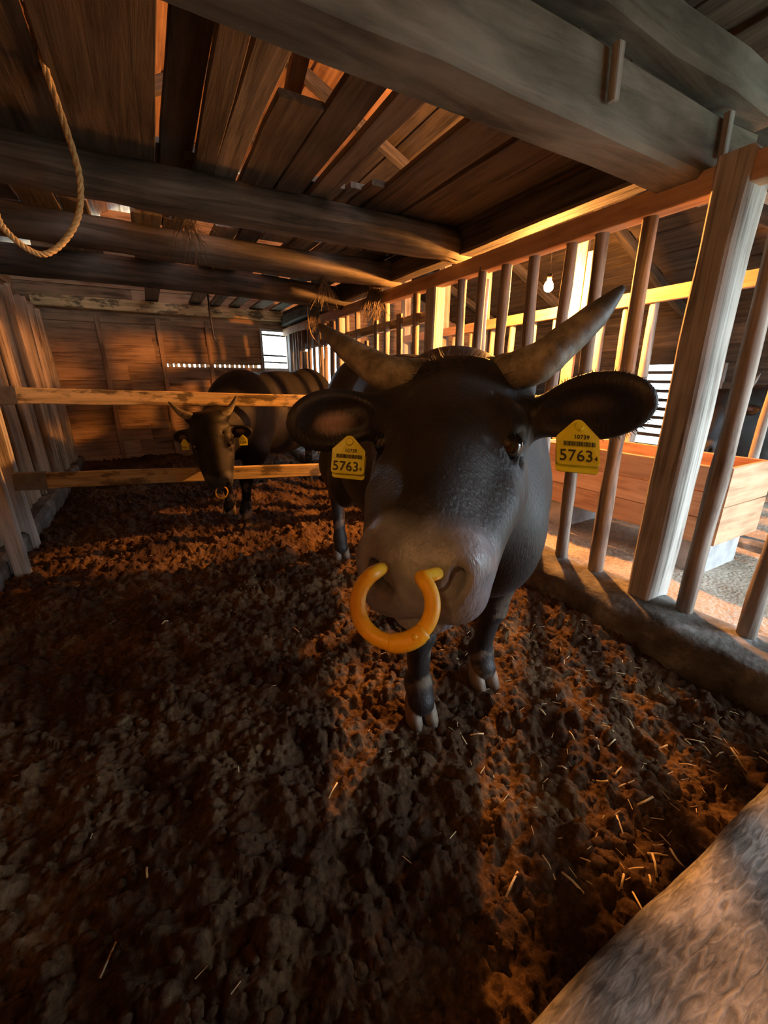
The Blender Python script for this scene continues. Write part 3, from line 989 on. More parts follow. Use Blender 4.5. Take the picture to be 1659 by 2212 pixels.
def tag_outline(w, h):
    pts = []
    def arc(cx, cy, r, a0, a1, n=4):
        for i in range(n + 1):
            a = math.radians(a0 + (a1 - a0) * i / n); pts.append((cx + r * math.cos(a), cy + r * math.sin(a)))
    arc(-w / 2 + .006, -h / 2 + .006, .006, 180, 270)
    arc(w / 2 - .006, -h / 2 + .006, .006, 270, 360)
    arc(w / 2 - .005, h * .10, .005, 0, 40)
    arc(0, h / 2 - .011, .011, 40, 140)
    arc(-w / 2 + .005, h * .10, .005, 140, 180)
    return pts


def ear_tag(parent, c, nrm, upv, w, h, number, small=True):
    """c: middle of the tag; nrm: towards the viewer"""
    n = Vector(norm(nrm)); u = Vector(upv); u = (u - n * u.dot(n)).normalized(); x = u.cross(n)
    mw = Matrix(((x.x, u.x, n.x, c[0]), (x.y, u.y, n.y, c[1]), (x.z, u.z, n.z, c[2]), (0, 0, 0, 1)))
    ol = tag_outline(w, h)
    def plate(dx, dy, dz, sc, rz=0):
        v = []; k = len(ol); t = .0011
        for s in (t, -t):
            for (a, b) in ol:
                bend = -0.9 * (a * sc) ** 2 / w * .25
                ca, sa = math.cos(rz), math.sin(rz)
                v.append((a * sc * ca - b * sc * sa + dx, a * sc * sa + b * sc * ca + dy, s + dz + bend))
        f = [tuple(range(k)), tuple(reversed(range(k, 2 * k)))] + [(i + k, (i + 1) % k + k, (i + 1) % k, i) for i in range(k)]
        me = bpy.data.meshes.new('ear_tag'); me.from_pydata(v, [], f); me.update(); return me
    fr = link('ear_tag', plate(0, 0, 0, 1), M['tag'], parent, mw)
    fr['label'] = 'yellow ear tag with black number'
    bk = link('tag_back', plate(.003, -.008, -.010, 1.0, -.03), M['tag'], fr, mw)
    bo = bpy.data.meshes.new('tag_button')
    bm = bmesh.new(); bmesh.ops.create_cone(bm, cap_ends=True, segments=12, radius1=.0075, radius2=.006, depth=.004, matrix=Matrix.Translation((0, h / 2 - .012, .003))); bm.to_mesh(bo); bm.free()
    link('tag_button', bo, M['tag'], fr, mw)
    def put(txt, size, y, nx=0):
        me = text_mesh(txt, size); me.transform(Matrix.Translation((nx, y, .0019)))
        link('lettering', me, M['ink'], fr, mw)
    put(number, w * .40, -h * .32, -w * .07)
    if small:
        put('4', w * .16, -h * .36, w * .38)
        put('10739', w * .15, h * .10, w * .06)
        put('1', w * .14, h * .27)
        # bar code strip
        v = []; f = []
        xx = -w * .36
        while xx < w * .38:
            bw = random.choice((.0008, .0014, .002))
            i = len(v)
            v += [(xx, -h * .10, .0018), (xx + bw, -h * .10, .0018), (xx + bw, h * .0, .0018), (xx, h * .0, .0018)]
            f.append((i, i + 1, i + 2, i + 3)); xx += bw + random.choice((.0005, .0009))
        me = bpy.data.meshes.new('bar_code'); me.from_pydata(v, [], f); me.update()
        link('bar_code', me, M['ink'], fr, mw)
    return fr


def strands(name, roots, dirs, length, r, parent, mat, curl=.4):
    V = []; Fc = []
    for p, d in zip(roots, dirs):
        L_ = length * random.uniform(.5, 1.2)
        d = Vector(d).normalized(); q = Vector(p)
        side = Vector((random.uniform(-1, 1), random.uniform(-1, 1), random.uniform(-1, 1)))
        pts = [q]
        for i in range(4):
            d = (d + side * curl * .25 + Vector((0, 0, -.06))).normalized()
            q = q + d * L_ / 4; pts.append(q)
        v, f = tube_data(pts, [r, r * .9, r * .7, r * .45, r * .1], 3, cap=False)
        o = len(V); V += v; Fc += [tuple(i + o for i in t) for t in f]
    me = bpy.data.meshes.new(name); me.from_pydata(V, [], Fc); me.update()
    me.polygons.foreach_set('use_smooth', [True] * len(me.polygons))
    return tag(link(name, me, mat, parent), kind='stuff')


def make_bull(label, poll, s, u, n, hs, org, back, bs, feet, ears, horns, fine, coarse, mzk=1.0):
    """poll: head origin; s,u,n: head axes (side, poll->muzzle, face normal); hs: head scale;
    org: ground point under the withers; back: horizontal unit vector towards the tail; bs: body scale"""
    poll = np.asarray(poll, float); s, u, n = norm(s), norm(u), norm(n)
    Rh = np.stack([s, u, n])
    hp = lambda a, b, c: poll + (s * a + u * b + n * c) * hs
    hr = lambda *r: np.array(r) * hs
    back = norm(np.array([back[0], back[1], 0])); side = np.array([back[1], -back[0], 0.]); zz = np.array([0, 0, 1.])
    Rb = np.stack([side, back, zz])
    org = np.asarray(org, float)
    bp = lambda a, b, c: org + (side * a + back * b + zz * c) * bs
    br = lambda *r: np.array(r) * bs
    # bounds
    pts = [hp(0, 0, 0), hp(0, .55, -.2), bp(.4, -.4, 0), bp(-.4, -.4, 1.6), bp(.4, 1.95, 0), bp(-.4, 1.95, 1.6)]
    for e in ears: pts += [np.array(e['tip']), np.array(e['base'])]
    pts = np.array(pts); lo = pts.min(0) - .14; hi = pts.max(0) + .14; lo[2] = -.06
    hpts = np.array([hp(a, b, c) for a in (-.16, .16) for b in (-.08, .56) for c in (-.28, .04)] + [np.array(e['tip']) for e in ears])
    f0 = hpts.min(0) - .02; f1 = hpts.max(0) + .02
    V = Vol(*[axis(lo[i], hi[i], max(f0[i], lo[i]), f1[i], fine, coarse) for i in range(3)])
    # ---- body
    V.ell(bp(0, .75, .97), Rb, br(.325, .66, .41), .10)
    V.ell(bp(0, .12, 1.03), Rb, br(.255, .42, .40), .10)
    V.ell(bp(0, .10, 1.20), Rb, br(.17, .36, .18), .10)
    V.ell(bp(0, 1.36, 1.14), Rb, br(.29, .40, .35), .12)
    V.ell(bp(0, 1.60, 1.02), Rb, br(.25, .24, .33), .10)
    V.ell(bp(0, .75, 1.25), Rb, br(.18, .75, .20), .10)
    V.ell(bp(0, -.16, .88), Rb, br(.17, .26, .26), .10)
    for k, sd in enumerate((-1, 1)):
        ft = np.array([*feet[k], 0.]); fh = np.array([*feet[k + 2], 0.])
        sh = bp(.20 * sd, .02, .95); V.ell(sh, Rb, br(.095, .22, .32), .08)
        kn = ft * .72 + bp(.20 * sd, .02, 0) * .28; kn = np.array([kn[0], kn[1], .40 * bs]) - back * .02
        V.cone(bp(.20 * sd, -.02, .72), kn, .115 * bs, .062 * bs, .06)
        V.ell(kn, Rb, br(.060, .062, .075), .03)
        fl = np.array([ft[0], ft[1], .14 * bs]) + back * .03
        V.cone(kn, fl, .052 * bs, .043 * bs, .03)
        V.ell(fl, Rb, br(.055, .055, .05), .03)
        V.cone(fl, np.array([ft[0], ft[1], .075]) - back * .012, .048 * bs, .056 * bs, .03)
        # hind
        V.ell(bp(.17 * sd, 1.45, .88), Rb, br(.14, .30, .36), .08)
        st = bp(.20 * sd, 1.22, .70); V.ell(st, Rb, br(.11, .14, .17), .08)
        hk = np.array([fh[0], fh[1], .50 * bs]) + back * .10
        V.cone(bp(.20 * sd, 1.42, .78), hk, .14 * bs, .066 * bs, .07)
        V.cone(hk, hk + zz * .09 + back * .035, .05 * bs, .03 * bs, .03)
        fl = np.array([fh[0], fh[1], .14 * bs]) + back * .03
        V.cone(hk, fl, .056 * bs, .045 * bs, .03)
        V.cone(fl, np.array([fh[0], fh[1], .075]) - back * .012, .052 * bs, .056 * bs, .03)
    V.cone(bp(0, 1.78, 1.28), bp(.02, 1.90, 1.0), .045, .032, .05); V.cone(bp(.02, 1.90, 1.0), bp(.03, 1.92, .55), .032, .028, .03)
    # ---- neck
    nb = hp(0, .10, -.17)
    V.cone(bp(0, .10, 1.14), nb, .27 * bs, .14 * hs, .10)
    V.cone(bp(0, -.10, .95), hp(0, .22, -.22), .22 * bs, .095 * hs, .10)
    V.cone(bp(0, .10, 1.22), hp(0, .03, -.13), .14 * bs, .085 * hs, .08)
    # ---- head
    V.ell(hp(0, .115, -.105), Rh, hr(.128, .165, .105), .04)
    V.ell(hp(0, .015, -.07), Rh, hr(.125, .055, .072), .05)
    V.cone(hp(0, .15, -.095), hp(0, .44, -.085), .100 * hs, .072 * hs, .05)
    V.cone(hp(0, .20, -.055), hp(0, .40, -.045), .055 * hs, .045 * hs, .04)
    for sd in (-1, 1):
        V.ell(hp(.105 * sd, .155, -.060), Rh, hr(.036, .050, .036), .035)          # brow
        V.ell(hp(.088 * sd, .16, -.17), Rh, hr(.055, .12, .10), .05)               # cheek
        V.cone(hp(.075 * sd, .22, -.185), hp(.046 * sd, .43, -.140), .070 * hs, .050 * hs, .05)
        V.cone(hp(.070 * sd, .24, -.13), hp(.048 * sd, .43, -.105), .056 * hs, .046 * hs, .05)
        V.cone(hp(.100 * sd, .30, -.115), hp(.076 * sd, .38, -.105), .026 * hs, .022 * hs, .04)   # cheek bone
        V.cone(hp(.075 * sd, -.005, -.085), hp(.125 * sd, -.02, -.085), .048 * hs, .04 * hs, .03)  # horn base
        for j, (du, dn) in enumerate(((.130, -.030), (.118, -.026), (.240, -.040))):
            V.cone(hp(.080 * sd, du, dn + .006), hp(.128 * sd, du + .012, dn - .034), .004 * hs, .004 * hs, .010, sub=True)
    # muzzle
    V.ell(hp(0, .465, -.090), Rh, hr(.086, .068, .070), .03)
    for sd in (-1, 1):
        V.ell(hp(.050 * sd, .468, -.070), Rh, hr(.042, .046, .050), .025)          # nostril wing
        V.ell(hp(.045 * sd, .485, -.125), Rh, hr(.048, .042, .042), .025)          # upper lip
    V.ell(hp(0, .472, -.175), Rh, hr(.060, .054, .036), .010)                      # chin / lower lip
    for sd in (-1, 1):
        V.ell(hp(.042 * sd, .512, -.074), Rh, hr(.014, .028, .014), .012, sub=True)
        V.ell(hp(.056 * sd, .502, -.054), Rh, hr(.010, .024, .018), .012, sub=True)
        V.ell(hp(.134 * sd, .202, -.072), Rh, hr(.028, .036, .032), .012, sub=True)   # eye socket
        V.cone(hp(.122 * sd, .165, -.056), hp(.134 * sd, .165, -.088), .010 * hs, .010 * hs, .010)
        V.cone(hp(.124 * sd, .170, -.052), hp(.114 * sd, .214, -.052), .008 * hs, .007 * hs, .010)   # lids
        V.cone(hp(.134 * sd, .166, -.090), hp(.125 * sd, .227, -.088), .008 * hs, .007 * hs, .010)
    # ---- ears
    for e in ears:
        b0, t0 = np.array(e['base'], float), np.array(e['tip'], float)
        L_ = np.linalg.norm(t0 - b0); d = (t0 - b0) / L_
        fc = np.array(e['face'], float); fc = norm(fc - d * (fc @ d)); wd = np.cross(d, fc)
        Re = np.stack([d, wd, fc])
        V.cone(b0 - d * .05, b0 + d * .05, .042 * hs, .040 * hs, .04)
        V.ell(b0 + d * L_ * .55, Re, (L_ * .50, e['w'] * .5, .030), .025)
        V.ell(b0 + d * L_ * .56 + fc * .034, Re, (L_ * .44, e['w'] * .40, .034), .012, sub=True)
        V.cone(b0 + d * .02 + fc * .01, b0 + d * L_ * .62 - fc * .004 , .012, .006, .02)
    v, q = V.mesh()
    me = from_np('body', v, q)
    # tint attribute: R muzzle, G bare ear skin, B dried mud
    loc = (v - poll) / hs
    a, b_, c_ = loc @ s, loc @ u, loc @ n
    mz = mzk * np.clip((b_ - .440 + .04 * np.abs(a) / .08 - np.clip(-c_ - .05, 0, 1) * .28) / .035, 0, 1) * (b_ < .62) * (np.abs(a) < .14) * (c_ > -.24) * (c_ < .1)
    pk = np.zeros(len(v)); 
    for e in ears:
        b0, t0 = np.array(e['base'], float), np.array(e['tip'], float)
        L_ = np.linalg.norm(t0 - b0); d = (t0 - b0) / L_
        fc = np.array(e['face'], float); fc = norm(fc - d * (fc @ d)); wd = np.cross(d, fc)
        r_ = v - b0
        t = (r_ @ d) / L_; w_ = (r_ @ wd) / (e['w'] * .5); h_ = r_ @ fc
        pk = np.maximum(pk, e.get('pink', .6) * np.clip(1.5 - np.hypot((t - .52) / .26, (w_ + .1) / .42) * 1.5, 0, 1) * (h_ > -.02) * (h_ < .03))
    mud = np.clip((fbm(v[:, 0] * 14, v[:, 2] * 14 + v[:, 1] * 9, 4, 51) - .60) / .06, 0, 1) * np.clip((.62 - v[:, 2]) / .2, 0, 1) * .7
    lip = np.clip(1 - np.hypot((b_ - .49) / .03, (c_ + .138) / .010), 0, 1) * 0
    cols = np.stack([mz, pk, mud, np.ones(len(v))], 1).astype(np.float32)
    ca = me.color_attributes.new('tint', 'FLOAT_COLOR', 'POINT'); ca.data.foreach_set('color', cols.ravel())
    root = empty('bull', tuple(org)); tag(root, label, 'bull')
    link('body', me, M['hide' if mzk > .5 else 'hide2'], root)
    for sd in (-1, 1):
        em = bpy.data.meshes.new('eye'); bm = bmesh.new(); bmesh.ops.create_uvsphere(bm, u_segments=20, v_segments=14, radius=.027 * hs); bm.to_mesh(em); bm.free()
        em.polygons.foreach_set('use_smooth', [True] * len(em.polygons))
        link('eye', em, M['eye'], root, Matrix.Translation(hp(.110 * sd, .202, -.068)))
    for (hpnts, hrad) in horns: horn(root, hpnts, hrad)
    for k in range(4): hoof(root, (feet[k][0], feet[k][1], 0.005), -back, bs)
    return root, hp


CU = lambda c: RT * c[0] + UP * c[1] + FW * c[2]      # camera-frame direction -> world
# --- the big bull in front
poll1 = at(985, 770, .86); muz1 = at(878, 1235, .50)
u1 = norm(muz1 - poll1)
s1 = CU((.96, .0, -.20)); s1 = norm(s1 - u1 * (s1 @ u1)); n1 = np.cross(s1, u1); n1 = n1 if n1 @ (CAM - poll1) > 0 else -n1
b1 = norm((.22, .975, 0)); 
eL = dict(base=at(812, 893, .86), tip=at(628, 922, .80), face=CU((-.1, -.35, -1)), w=.125, pink=.9)
eR = dict(base=at(1168, 900, .83), tip=at(1405, 858, .64), face=CU((.1, -.30, -1)), w=.125, pink=.10)
hL = ([at(945, 818, .93), at(850, 812, .885), at(790, 782, .90), at(735, 742, .93), at(690, 703, .96)], [.043, .041, .033, .023, .006])
hR = ([at(1060, 815, .90), at(1150, 790, .815), at(1215, 742, .80), at(1285, 682, .79), at(1345, 622, .79)], [.042, .040, .034, .026, .006])
bull1, hp1 = make_bull('big black horned bull facing the camera with a thick orange nose ring', poll1, s1, u1, n1, 1.03, (1.00, 1.20, 0), b1, 1.05,
    [(.83, 1.18), (1.22, 1.22), (1.20, 2.92), (1.62, 2.80)], [eL, eR], [hL, hR], .006, .015)

# nose ring: thick open plastic ring, ends in the nostrils
def nose_ring(parent, c, xa, ya, R, r, lab, ends):
    c = Vector(c); xa = Vector(xa); ya = Vector(ya); za = xa.cross(ya)
    def arc(a0, a1, n, Rk=1.0): return [c + (xa * math.cos(a) + ya * math.sin(a)) * R * Rk for a in [math.radians(a0 + (a1 - a0) * i / n) for i in range(n + 1)]]
    pth = [Vector(ends[0])] + arc(128, 404, 46) + [Vector(ends[1])]
    o = tube('nose_ring', pth, r, M['ring'], parent, sides=14)
    o['label'] = lab
    cl = tube('clasp', arc(262, 318, 12, 1.02), [r * 1.12] * 2 + [r * 1.22] * 9 + [r * 1.12] * 2, M['ring'], o, sides=10)
    tube('pin', [c + (xa * math.cos(math.radians(300)) + ya * math.sin(math.radians(300))) * R * 1.02 + za * r * 1.0, c + (xa * math.cos(math.radians(300)) + ya * math.sin(math.radians(300))) * R * 1.02 + za * r * 1.35], r * .4, M['ring'], o, sides=10)
rc = at(853, 1303, .445)
xa = norm(CU((1, -.02, -.05))); ya = CU((.03, 1, .42)); ya = norm(ya - xa * (ya @ xa))
nose_ring(bull1, rc, xa, ya, .0410, .0088, 'thick orange nose ring', (hp1(-.052, .472, -.086), hp1(.034, .472, -.084)))
ear_tag(bull1, at(753, 982, .765), CU((.10, .05, -1)), CU((.06, 1, .1)), .062, .072, '5763')
ear_tag(bull1, at(1250, 955, .62), CU((-.05, .25, -1)), CU((.10, 1, .2)), .064, .074, '5763')
# forelock between the horns
rts, drs = [], []
for i in range(600):
    a = random.gauss(-.02, .055); b = random.uniform(-.05, .05)
    rts.append(hp1(a, b, -.012 - a * a * 3 - max(0, .03 - b) * .75)); drs.append(n1 * .5 + u1 * random.uniform(-.6, .9) + s1 * (a * 6 + random.uniform(-.5, .5)))
strands('forelock', rts, drs, .050, .0011, bull1, M['hair'])
# fringe of hair round the right ear
rts, drs = [], []
eb, et = eR['base'], eR['tip']; ed = norm(et - eb); ef = norm(eR['face']); ef = norm(ef - ed * (ef @ ed)); ew = np.cross(ed, ef)
for i in range(170):
    t = random.uniform(.25, 1.04); sg = random.choice((-1, 1))
    L_ = np.linalg.norm(et - eb)
    w_ = .0625 * math.sqrt(max(0, 1 - ((t - .55) / .5) ** 2)) * sg
    rts.append(eb + ed * L_ * t + ew * w_ * .97); drs.append(ew * w_ * 14 + ed * (.3 + max(0, t - .7) * 3) + ef * random.uniform(-.3, .4))
strands('ear_hair', rts, drs, .011, .0006, bull1, M['hair'])

# --- the smaller bull behind the rails
poll2 = np.array([.345, 3.36, 1.14]); muz2 = np.array([.355, 3.20, .62])
u2 = norm(muz2 - poll2); vdir = norm(CAM - poll2); s2 = norm((.96, -.16, 0)); s2 = norm(s2 - u2 * (s2 @ u2)); n2 = np.cross(s2, u2)
if n2 @ vdir < 0: n2 = -n2; s2 = -s2
P2 = lambda a, b, c: poll2 + s2 * a + u2 * b + n2 * c
e2L = dict(base=P2(-.13, .10, -.12), tip=P2(-.30, .13, -.10), face=n2 + u2 * .3, w=.10, pink=.5)
e2R = dict(base=P2(.13, .10, -.12), tip=P2(.27, .10, -.20), face=n2 + u2 * .3, w=.10, pink=.3)
h2L = ([P2(-.05, .0, -.07), P2(-.12, -.02, -.07), P2(-.18, -.07, -.07), P2(-.235, -.15, -.06)], [.036, .034, .024, .005])
h2R = ([P2(.05, .0, -.07), P2(.12, -.02, -.07), P2(.19, -.07, -.08), P2(.25, -.15, -.09)], [.036, .034, .024, .005])
b2 = norm((.74, .67, 0))
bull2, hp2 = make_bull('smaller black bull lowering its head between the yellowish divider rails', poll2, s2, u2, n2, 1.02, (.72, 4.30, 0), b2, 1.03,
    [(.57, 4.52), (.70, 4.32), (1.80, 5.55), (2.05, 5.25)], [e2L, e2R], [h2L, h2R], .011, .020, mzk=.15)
x2 = norm(CU((1, 0, 0))); y2 = CU((0, 1, .2)); y2 = norm(y2 - x2 * (y2 @ x2))
nose_ring(bull2, P2(.0, .535, -.085) + np.array([0, -.025, -.03]), x2, y2, .046, .0052, 'thin orange nose ring', (P2(-.035, .47, -.075), P2(.035, .47, -.075)))
ear_tag(bull2, P2(-.225, .19, -.06), vdir, (0, 0, 1), .062, .075, '9254', small=False)
ear_tag(bull2, P2(.195, .17, -.10), vdir, (.0, 0, 1), .050, .075, '9254', small=False)

# --- the bull in the far stall behind the trough
poll3 = np.array([4.32, 1.82, 1.30]); u3 = norm((-.42, -.10, -.9)); s3 = norm((.1, -1, .06)); s3 = norm(s3 - u3 * (s3 @ u3)); n3 = np.cross(s3, u3)
if n3[0] > 0: n3 = -n3
P3 = lambda a, b, c: poll3 + s3 * a + u3 * b + n3 * c
e3 = [dict(base=P3(-.13 * k, .10, -.12), tip=P3(-.29 * k, .13, -.12), face=n3, w=.10, pink=.2) for k in (1, -1)]
h3 = [([P3(.06 * k, 0, -.07), P3(.13 * k, -.02, -.07), P3(.19 * k, -.08, -.05), P3(.23 * k, -.16, -.02)], [.035, .033, .022, .005]) for k in (1, -1)]
bull3, hp3 = make_bull('black bull in the far stall, mostly hidden behind the big post', poll3, s3, u3, n3, 1.0, (5.02, 1.83, .1), (.985, .17, 0), .86,
    [(4.98, 1.93), (5.02, 1.58), (6.35, 2.16), (6.42, 1.84)], e3, h3, .014, .025, mzk=.15)
ear_tag(bull3, P3(.17, .20, -.05), CAM - poll3, (0, 0, 1), .045, .06, '5', small=False)

# ------------------------------------------------------------------ far stall: troughs, fence
def trough(label, x0, x1, y0, y1, z0, z1, foot=True):
    root = tag(empty('feed_trough', ((x0 + x1) / 2, (y0 + y1) / 2, .12)), label, 'trough', 'wooden feed troughs')
    nrow = 3; hh = (z1 - z0) / nrow
    for k in range(nrow):
        zc = z0 + (k + .5) * hh
        plank('side_board', (x0, y0 + .03, zc), (x0, y1, zc), hh - .006, .03, (0, 0, 1), M['fresh'], root, seg=2, wob=.002)
        plank('side_board', (x1, y0 + .03, zc), (x1, y1, zc), hh - .006, .03, (0, 0, 1), M['fresh'], root, seg=2, wob=.002)
    for k in range(2):
        h2_ = (z1 - z0) / 2; zc = z0 + (k + .5) * h2_
        for yy in (y0, y1):
            plank('end_board', (x0 - .02, yy, zc + .01), (x1 + .02, yy, zc + .01), h2_ - .006, .03, (0, 0, 1), M['fresh'], root, seg=2, wob=.002)
    plank('bottom_board', ((x0 + x1) / 2, y0 + .03, z0 + .03), ((x0 + x1) / 2, y1 - .03, z0 + .03), x1 - x0 - .05, .03, (1, 0, 0), M['fresh'], root, seg=1)
    for yy in (y0 + .14, y1 - .14):
        plank('foot_block', (x0 + .02, yy, .12 + (z0 - .12) / 2), (x1 - .02, yy, .12 + (z0 - .12) / 2), z0 - .10, .18, (0, 0, 1), M['concrete'], root, seg=2, wob=.004, bev=.015)
trough('wooden feed trough on concrete blocks in the aisle, nearest the big post', 3.06, 3.62, 1.12, 2.50, .36, .88)
trough('wooden feed trough farther down the aisle behind the bull', 3.06, 3.55, 2.75, 4.2, .34, .82)

ff = tag(empty('far_stall_fence', (3.95, 3, .1)), 'lamp-lit far stall fence of upright poles beyond the feed troughs', 'fence')
XG = 3.95
for y in (.3, .62, .98, 1.33, 2.30, 2.52, 2.78, 3.3, 3.62, 3.95, 4.3, 4.7, 5.1, 5.6, 6.1):
    pole('pole', (XG, y, .1), (XG + random.uniform(-.02, .02), y + random.uniform(-.04, .04), 2.1), random.uniform(.034, .046), M['pole'], ff)
plank('rail', (XG - .05, .0, 2.10), (XG - .05, 6.6, 2.04), .11, .06, (0, 0, 1), M['fresh'], ff, seg=8)
plank('tall_board', (XG - .1, 3.02, .15), (XG - .1, 3.02, 2.72), .13, .04, (0, 1, 0), M['fresh'], ff, seg=3)
plank('tall_board', (XG - .1, 2.92, 1.95), (XG - .1, 2.92, 2.55), .06, .04, (0, 1, 0), M['fresh'], ff, seg=2)
for y in (4.5, 5.35, 6.4):
    plank('post', (XG, y, .1), (XG, y, 3.0), .13, .12, (0, 1, 0), M['post'], ff, seg=3)
plank('sill_timber', (XG, .0, .14), (XG, 6.6, .14), .16, .14, (1, 0, 0), M['sill'], ff, seg=6, wob=.01, bev=.02)
mk = empty('marker_stake', (2.86, 2.64, .13)); tag(mk, 'orange and white striped stake standing in the aisle behind the horn', 'stake')
tube('stake_shaft', [(2.86, 2.64, .12), (2.86, 2.64, 1.5)], .022, M['white_paint'], mk, sides=10)
for zz in (.5, .95, 1.3): tube('orange_band', [(2.86, 2.64, zz), (2.86, 2.64, zz + .17)], .0235, M['orange_paint'], mk, sides=10)
wp = tube('water_pipe', [(2.62, 2.95, 2.2), (2.62, 2.96, 1.9), (2.60, 2.93, 1.5), (2.60, 2.93, .2)], .018, M['pipe'], None, sides=10)
tag(wp, 'thin pale blue pipe standing upright behind the stall fence', 'pipe')

# ------------------------------------------------------------------ lamp
def bulb(label, LP, mat, top):
    lamp = tag(empty('hanging_bulb', LP), label, 'lamp', 'bare light bulbs')
    bm = bmesh.new(); bmesh.ops.create_uvsphere(bm, u_segments=14, v_segments=10, radius=.042)
    for v in bm.verts:
        if v.co.z > 0: v.co.z *= 1.35
    me = bpy.data.meshes.new('glass_bulb'); bm.to_mesh(me); bm.free(); me.polygons.foreach_set('use_smooth', [True] * len(me.polygons))
    link('glass_bulb', me, M[mat], lamp, Matrix.Translation(LP))
    tube('socket', [LP + Vector((0, 0, .052)), LP + Vector((0, 0, .11))], .021, M['dark_metal'], lamp, sides=10)
    tube('wire', [LP + Vector((0, 0, .11)), LP + Vector((.005, .01, .3)), Vector((LP.x, LP.y, top))], .004, M['dark_metal'], lamp, sides=6)
bulb('bare glowing light bulb hanging on a wire in the aisle', Vector((3.4, 2.99, 2.22)), 'bulb', 3.9)
bulb('bare light bulb hanging behind the camera at the front of the pen', Vector((-.8, -.7, 2.25)), 'bulb2', 2.85)
# front gate beside the photographer: its bars throw the bands of shadow over the near floor
fg = tag(empty('front_gate', (-.8, .06, 0)), 'boarded front gate with two rails, beside the camera', 'gate')
for k in range(5):
    plank('gate_board', (-1.3, .06, .15 + k * .235), (-.22, .06, .15 + k * .235), .225, .03, (0, 0, 1), M['board'], fg, seg=2)
plank('gate_rail', (-1.3, .06, 1.385), (-.22, .06, 1.385), .08, .04, (0, 0, 1), M['pole'], fg, seg=3)
plank('gate_rail', (-1.3, .06, 1.565), (-.22, .06, 1.56), .05, .04, (0, 0, 1), M['pole'], fg, seg=3)
for xx in (-1.28, -.20):
    plank('gate_post', (xx, .02, .0), (xx, .02, 1.62), .07, .07, (1, 0, 0), M['post'], fg, seg=2)

# ------------------------------------------------------------------ rope, hay wisps, hook
def ony(x, y, Y):
    r = FW + RT * (x - CX) / F - UP * (y - CY) / F
    return CAM + r * (Y / r[1])
rp = [ony(x, y, Y) for (x, y, Y) in [(52, 0, 2.25), (95, 140, 2.4), (140, 270, 2.55), (170, 370, 2.66), (174, 440, 2.68), (160, 490, 2.68), (130, 530, 2.66), (95, 549, 2.64), (60, 538, 2.62), (22, 508, 2.6), (-5, 470, 2.6), (-20, 400, 2.62), (-10, 330, 2.7)]]
def smooth_path(P, m=6):
    P = [Vector(p) for p in P]; out = []; n = len(P)
    for i in range(n - 1):
        p0, p1, p2, p3 = P[max(i - 1, 0)], P[i], P[i + 1], P[min(i + 2, n - 1)]
        for k in range(m):
            t = k / m
            out.append(.5 * ((2 * p1) + (p2 - p0) * t + (2 * p0 - 5 * p1 + 4 * p2 - p3) * t * t + (3 * p1 - p0 - 3 * p2 + p3) * t ** 3))
    return out + [P[-1]]
ro = empty('hanging_rope', tuple(rp[0])); tag(ro, 'yellow hemp rope hanging in a loop at the upper left', 'rope')
path = smooth_path(rp, 14)
for st in range(3):
    pts = []
    for i, p in enumerate(path):
        t = (path[min(i + 1, len(path) - 1)] - path[max(i - 1, 0)]).normalized()
        a = Vector((0, 1, 0)); a = (a - t * a.dot(t)).normalized(); b = t.cross(a)
        ph = i * .55 + st * 2.094
        pts.append(p + (a * math.cos(ph) + b * math.sin(ph)) * .0065)
    tube('rope_strand', pts, .0075, M['rope'], ro, sides=6)

def wisp(label, top, h, spread, n):
    V = []; Fc = []
    top = Vector(top)
    for i in range(n):
        p = top + Vector((random.gauss(0, spread * .5), random.gauss(0, spread * .5), random.uniform(-.04, .04)))
        pts = [p]
        d = Vector((random.gauss(0, .35), random.gauss(0, .35), -1)).normalized()
        L_ = h * random.uniform(.4, 1.1)
        for k in range(3):
            d = (d + Vector((random.gauss(0, .25), random.gauss(0, .25), -.1))).normalized(); p = p + d * L_ / 3; pts.append(p)
        v, f = tube_data(pts, .0022, 3, cap=False)
        o = len(V); V += v; Fc += [tuple(j + o for j in t) for t in f]
    me = bpy.data.meshes.new('hay_wisp'); me.from_pydata(V, [], Fc); me.update()
    o = link('hay_wisp', me, M['hay'])
    tag(o, label, 'hay', 'tufts of hay caught on the beams')
wisp('thick tuft of dry hay hanging from the stall fence plate', (2.28, 4.35, 2.36), .36, .07, 160)
wisp('ragged tuft of hay hanging at the end of the farthest log', (2.05, 5.62, 2.27), .30, .05, 90)
wisp('small tuft of hay hanging from the middle log', (1.6, 4.1, 2.33), .28, .03, 50)
wisp('dark tuft of hay stuck between logs over the smaller bull', (.42, 3.6, 2.55), .4, .03, 50)
hk = tube('iron_hook', [(.72, 5.35, 2.30), (.72, 5.36, 2.1), (.73, 5.36, 1.86), (.76, 5.36, 1.80), (.79, 5.36, 1.83)], .010, M['dark_metal'], None, sides=6)
tag(hk, 'thin dark iron hook hanging from the farthest log', 'hook')
tw = tube('hanging_twine', smooth_path([(1.95, 5.6, 2.30), (1.96, 5.6, 2.1), (2.0, 5.6, 1.95), (2.12, 5.6, 1.84), (2.25, 5.6, 1.80)]), .006, M['rope'], None, sides=6)
tag(tw, 'thin brown twine drooping beside the back window', 'twine')

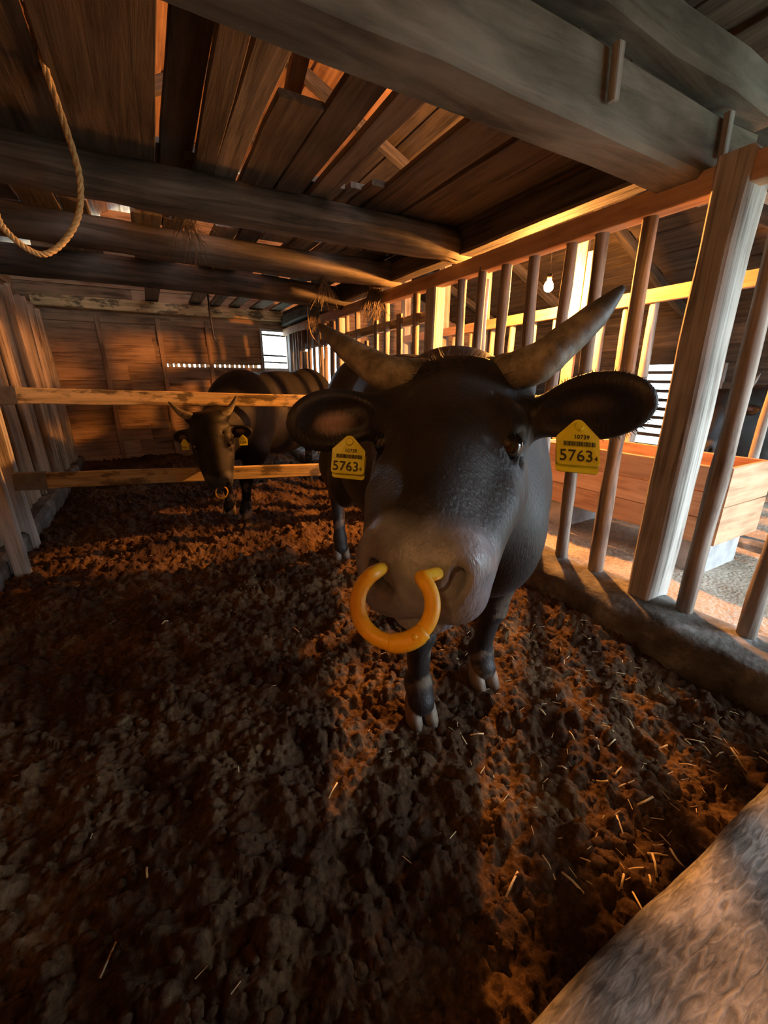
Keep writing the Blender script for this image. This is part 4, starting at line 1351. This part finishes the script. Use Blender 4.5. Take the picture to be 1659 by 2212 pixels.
# ------------------------------------------------------------------ straw on the floor
straw_spots = [(1215, 1655), (1335, 1665), (1300, 1690), (1235, 1590), (1310, 1590), (1360, 1555), (1480, 1580), (1500, 1592), (1545, 1590), (1525, 1610), (1555, 1630), (1440, 1600), (1170, 1545),
    (1270, 1870), (1185, 1875), (1340, 1920), (1400, 1915), (1375, 1965), (1235, 1915), (720, 1720), (362, 1374), (1105, 1915), (1410, 1880), (1455, 1868), (1030, 1590), (1000, 1590), (325, 1912),
    (1390, 1745), (1340, 1795), (1590, 1640), (1650, 1650), (240, 2090), (1290, 1610), (1320, 1610), (1345, 1700), (640, 1360), (470, 1230), (1370, 1890), (1420, 1850), (1060, 1650), (1490, 1640)]
for (sx, sy) in straw_spots:
    r = FW + RT * (sx - CX) / F - UP * (sy - CY) / F
    p = CAM + r * (-CAMH / r[2])
    x_, y_ = p[0], p[1]
    if y_ < .27 or x_ > 2.1: continue
    hz = float(ground_h(np.array([x_]), np.array([y_]))[0])
    L_ = random.uniform(.03, .075); a = random.uniform(0, 3.14)
    dx, dy = math.cos(a) * L_ / 2, math.sin(a) * L_ / 2
    h0 = float(ground_h(np.array([x_ - dx]), np.array([y_ - dy]))[0]); h1 = float(ground_h(np.array([x_ + dx]), np.array([y_ + dy]))[0])
    hh = max(hz, (h0 + h1) / 2) + .004
    o = tube('straw_stalk', [(x_ - dx, y_ - dy, max(h0, hh - .01) + .003), (x_, y_, hh + .003), (x_ + dx, y_ + dy, max(h1, hh - .01) + .003)], random.uniform(.002, .0038), M['straw'], None, sides=5)
    tag(o, 'pale dry straw stalk lying on the brown dirt', 'straw', 'straw stalks scattered on the pen floor')

# fine chaff between the stalks, too small to count
V = []; Fc = []
for i in range(260):
    x_, y_ = (random.uniform(.85, 2.05), .35 + random.random() ** 1.4 * 1.4) if i < 190 else (random.uniform(-.9, 2.0), random.uniform(.6, 4.5))
    L_ = random.uniform(.012, .04); a = random.uniform(0, 6.28)
    dx, dy = math.cos(a) * L_ / 2, math.sin(a) * L_ / 2
    hz = ground_h(np.array([x_ - dx, x_, x_ + dx]), np.array([y_ - dy, y_, y_ + dy])).max() + .003
    v, f = tube_data([(x_ - dx, y_ - dy, hz + random.uniform(-.004, .004)), (x_ + dx, y_ + dy, hz + random.uniform(-.004, .006))], random.uniform(.0008, .0017), 4)
    o = len(V); V += v; Fc += [tuple(j + o for j in t) for t in f]
me = bpy.data.meshes.new('straw_chaff'); me.from_pydata(V, [], Fc); me.update()
tag(link('straw_chaff', me, M['straw']), 'fine pale straw chaff sprinkled over the dark dirt', 'straw', kind='stuff')

bpy.context.view_layer.update()
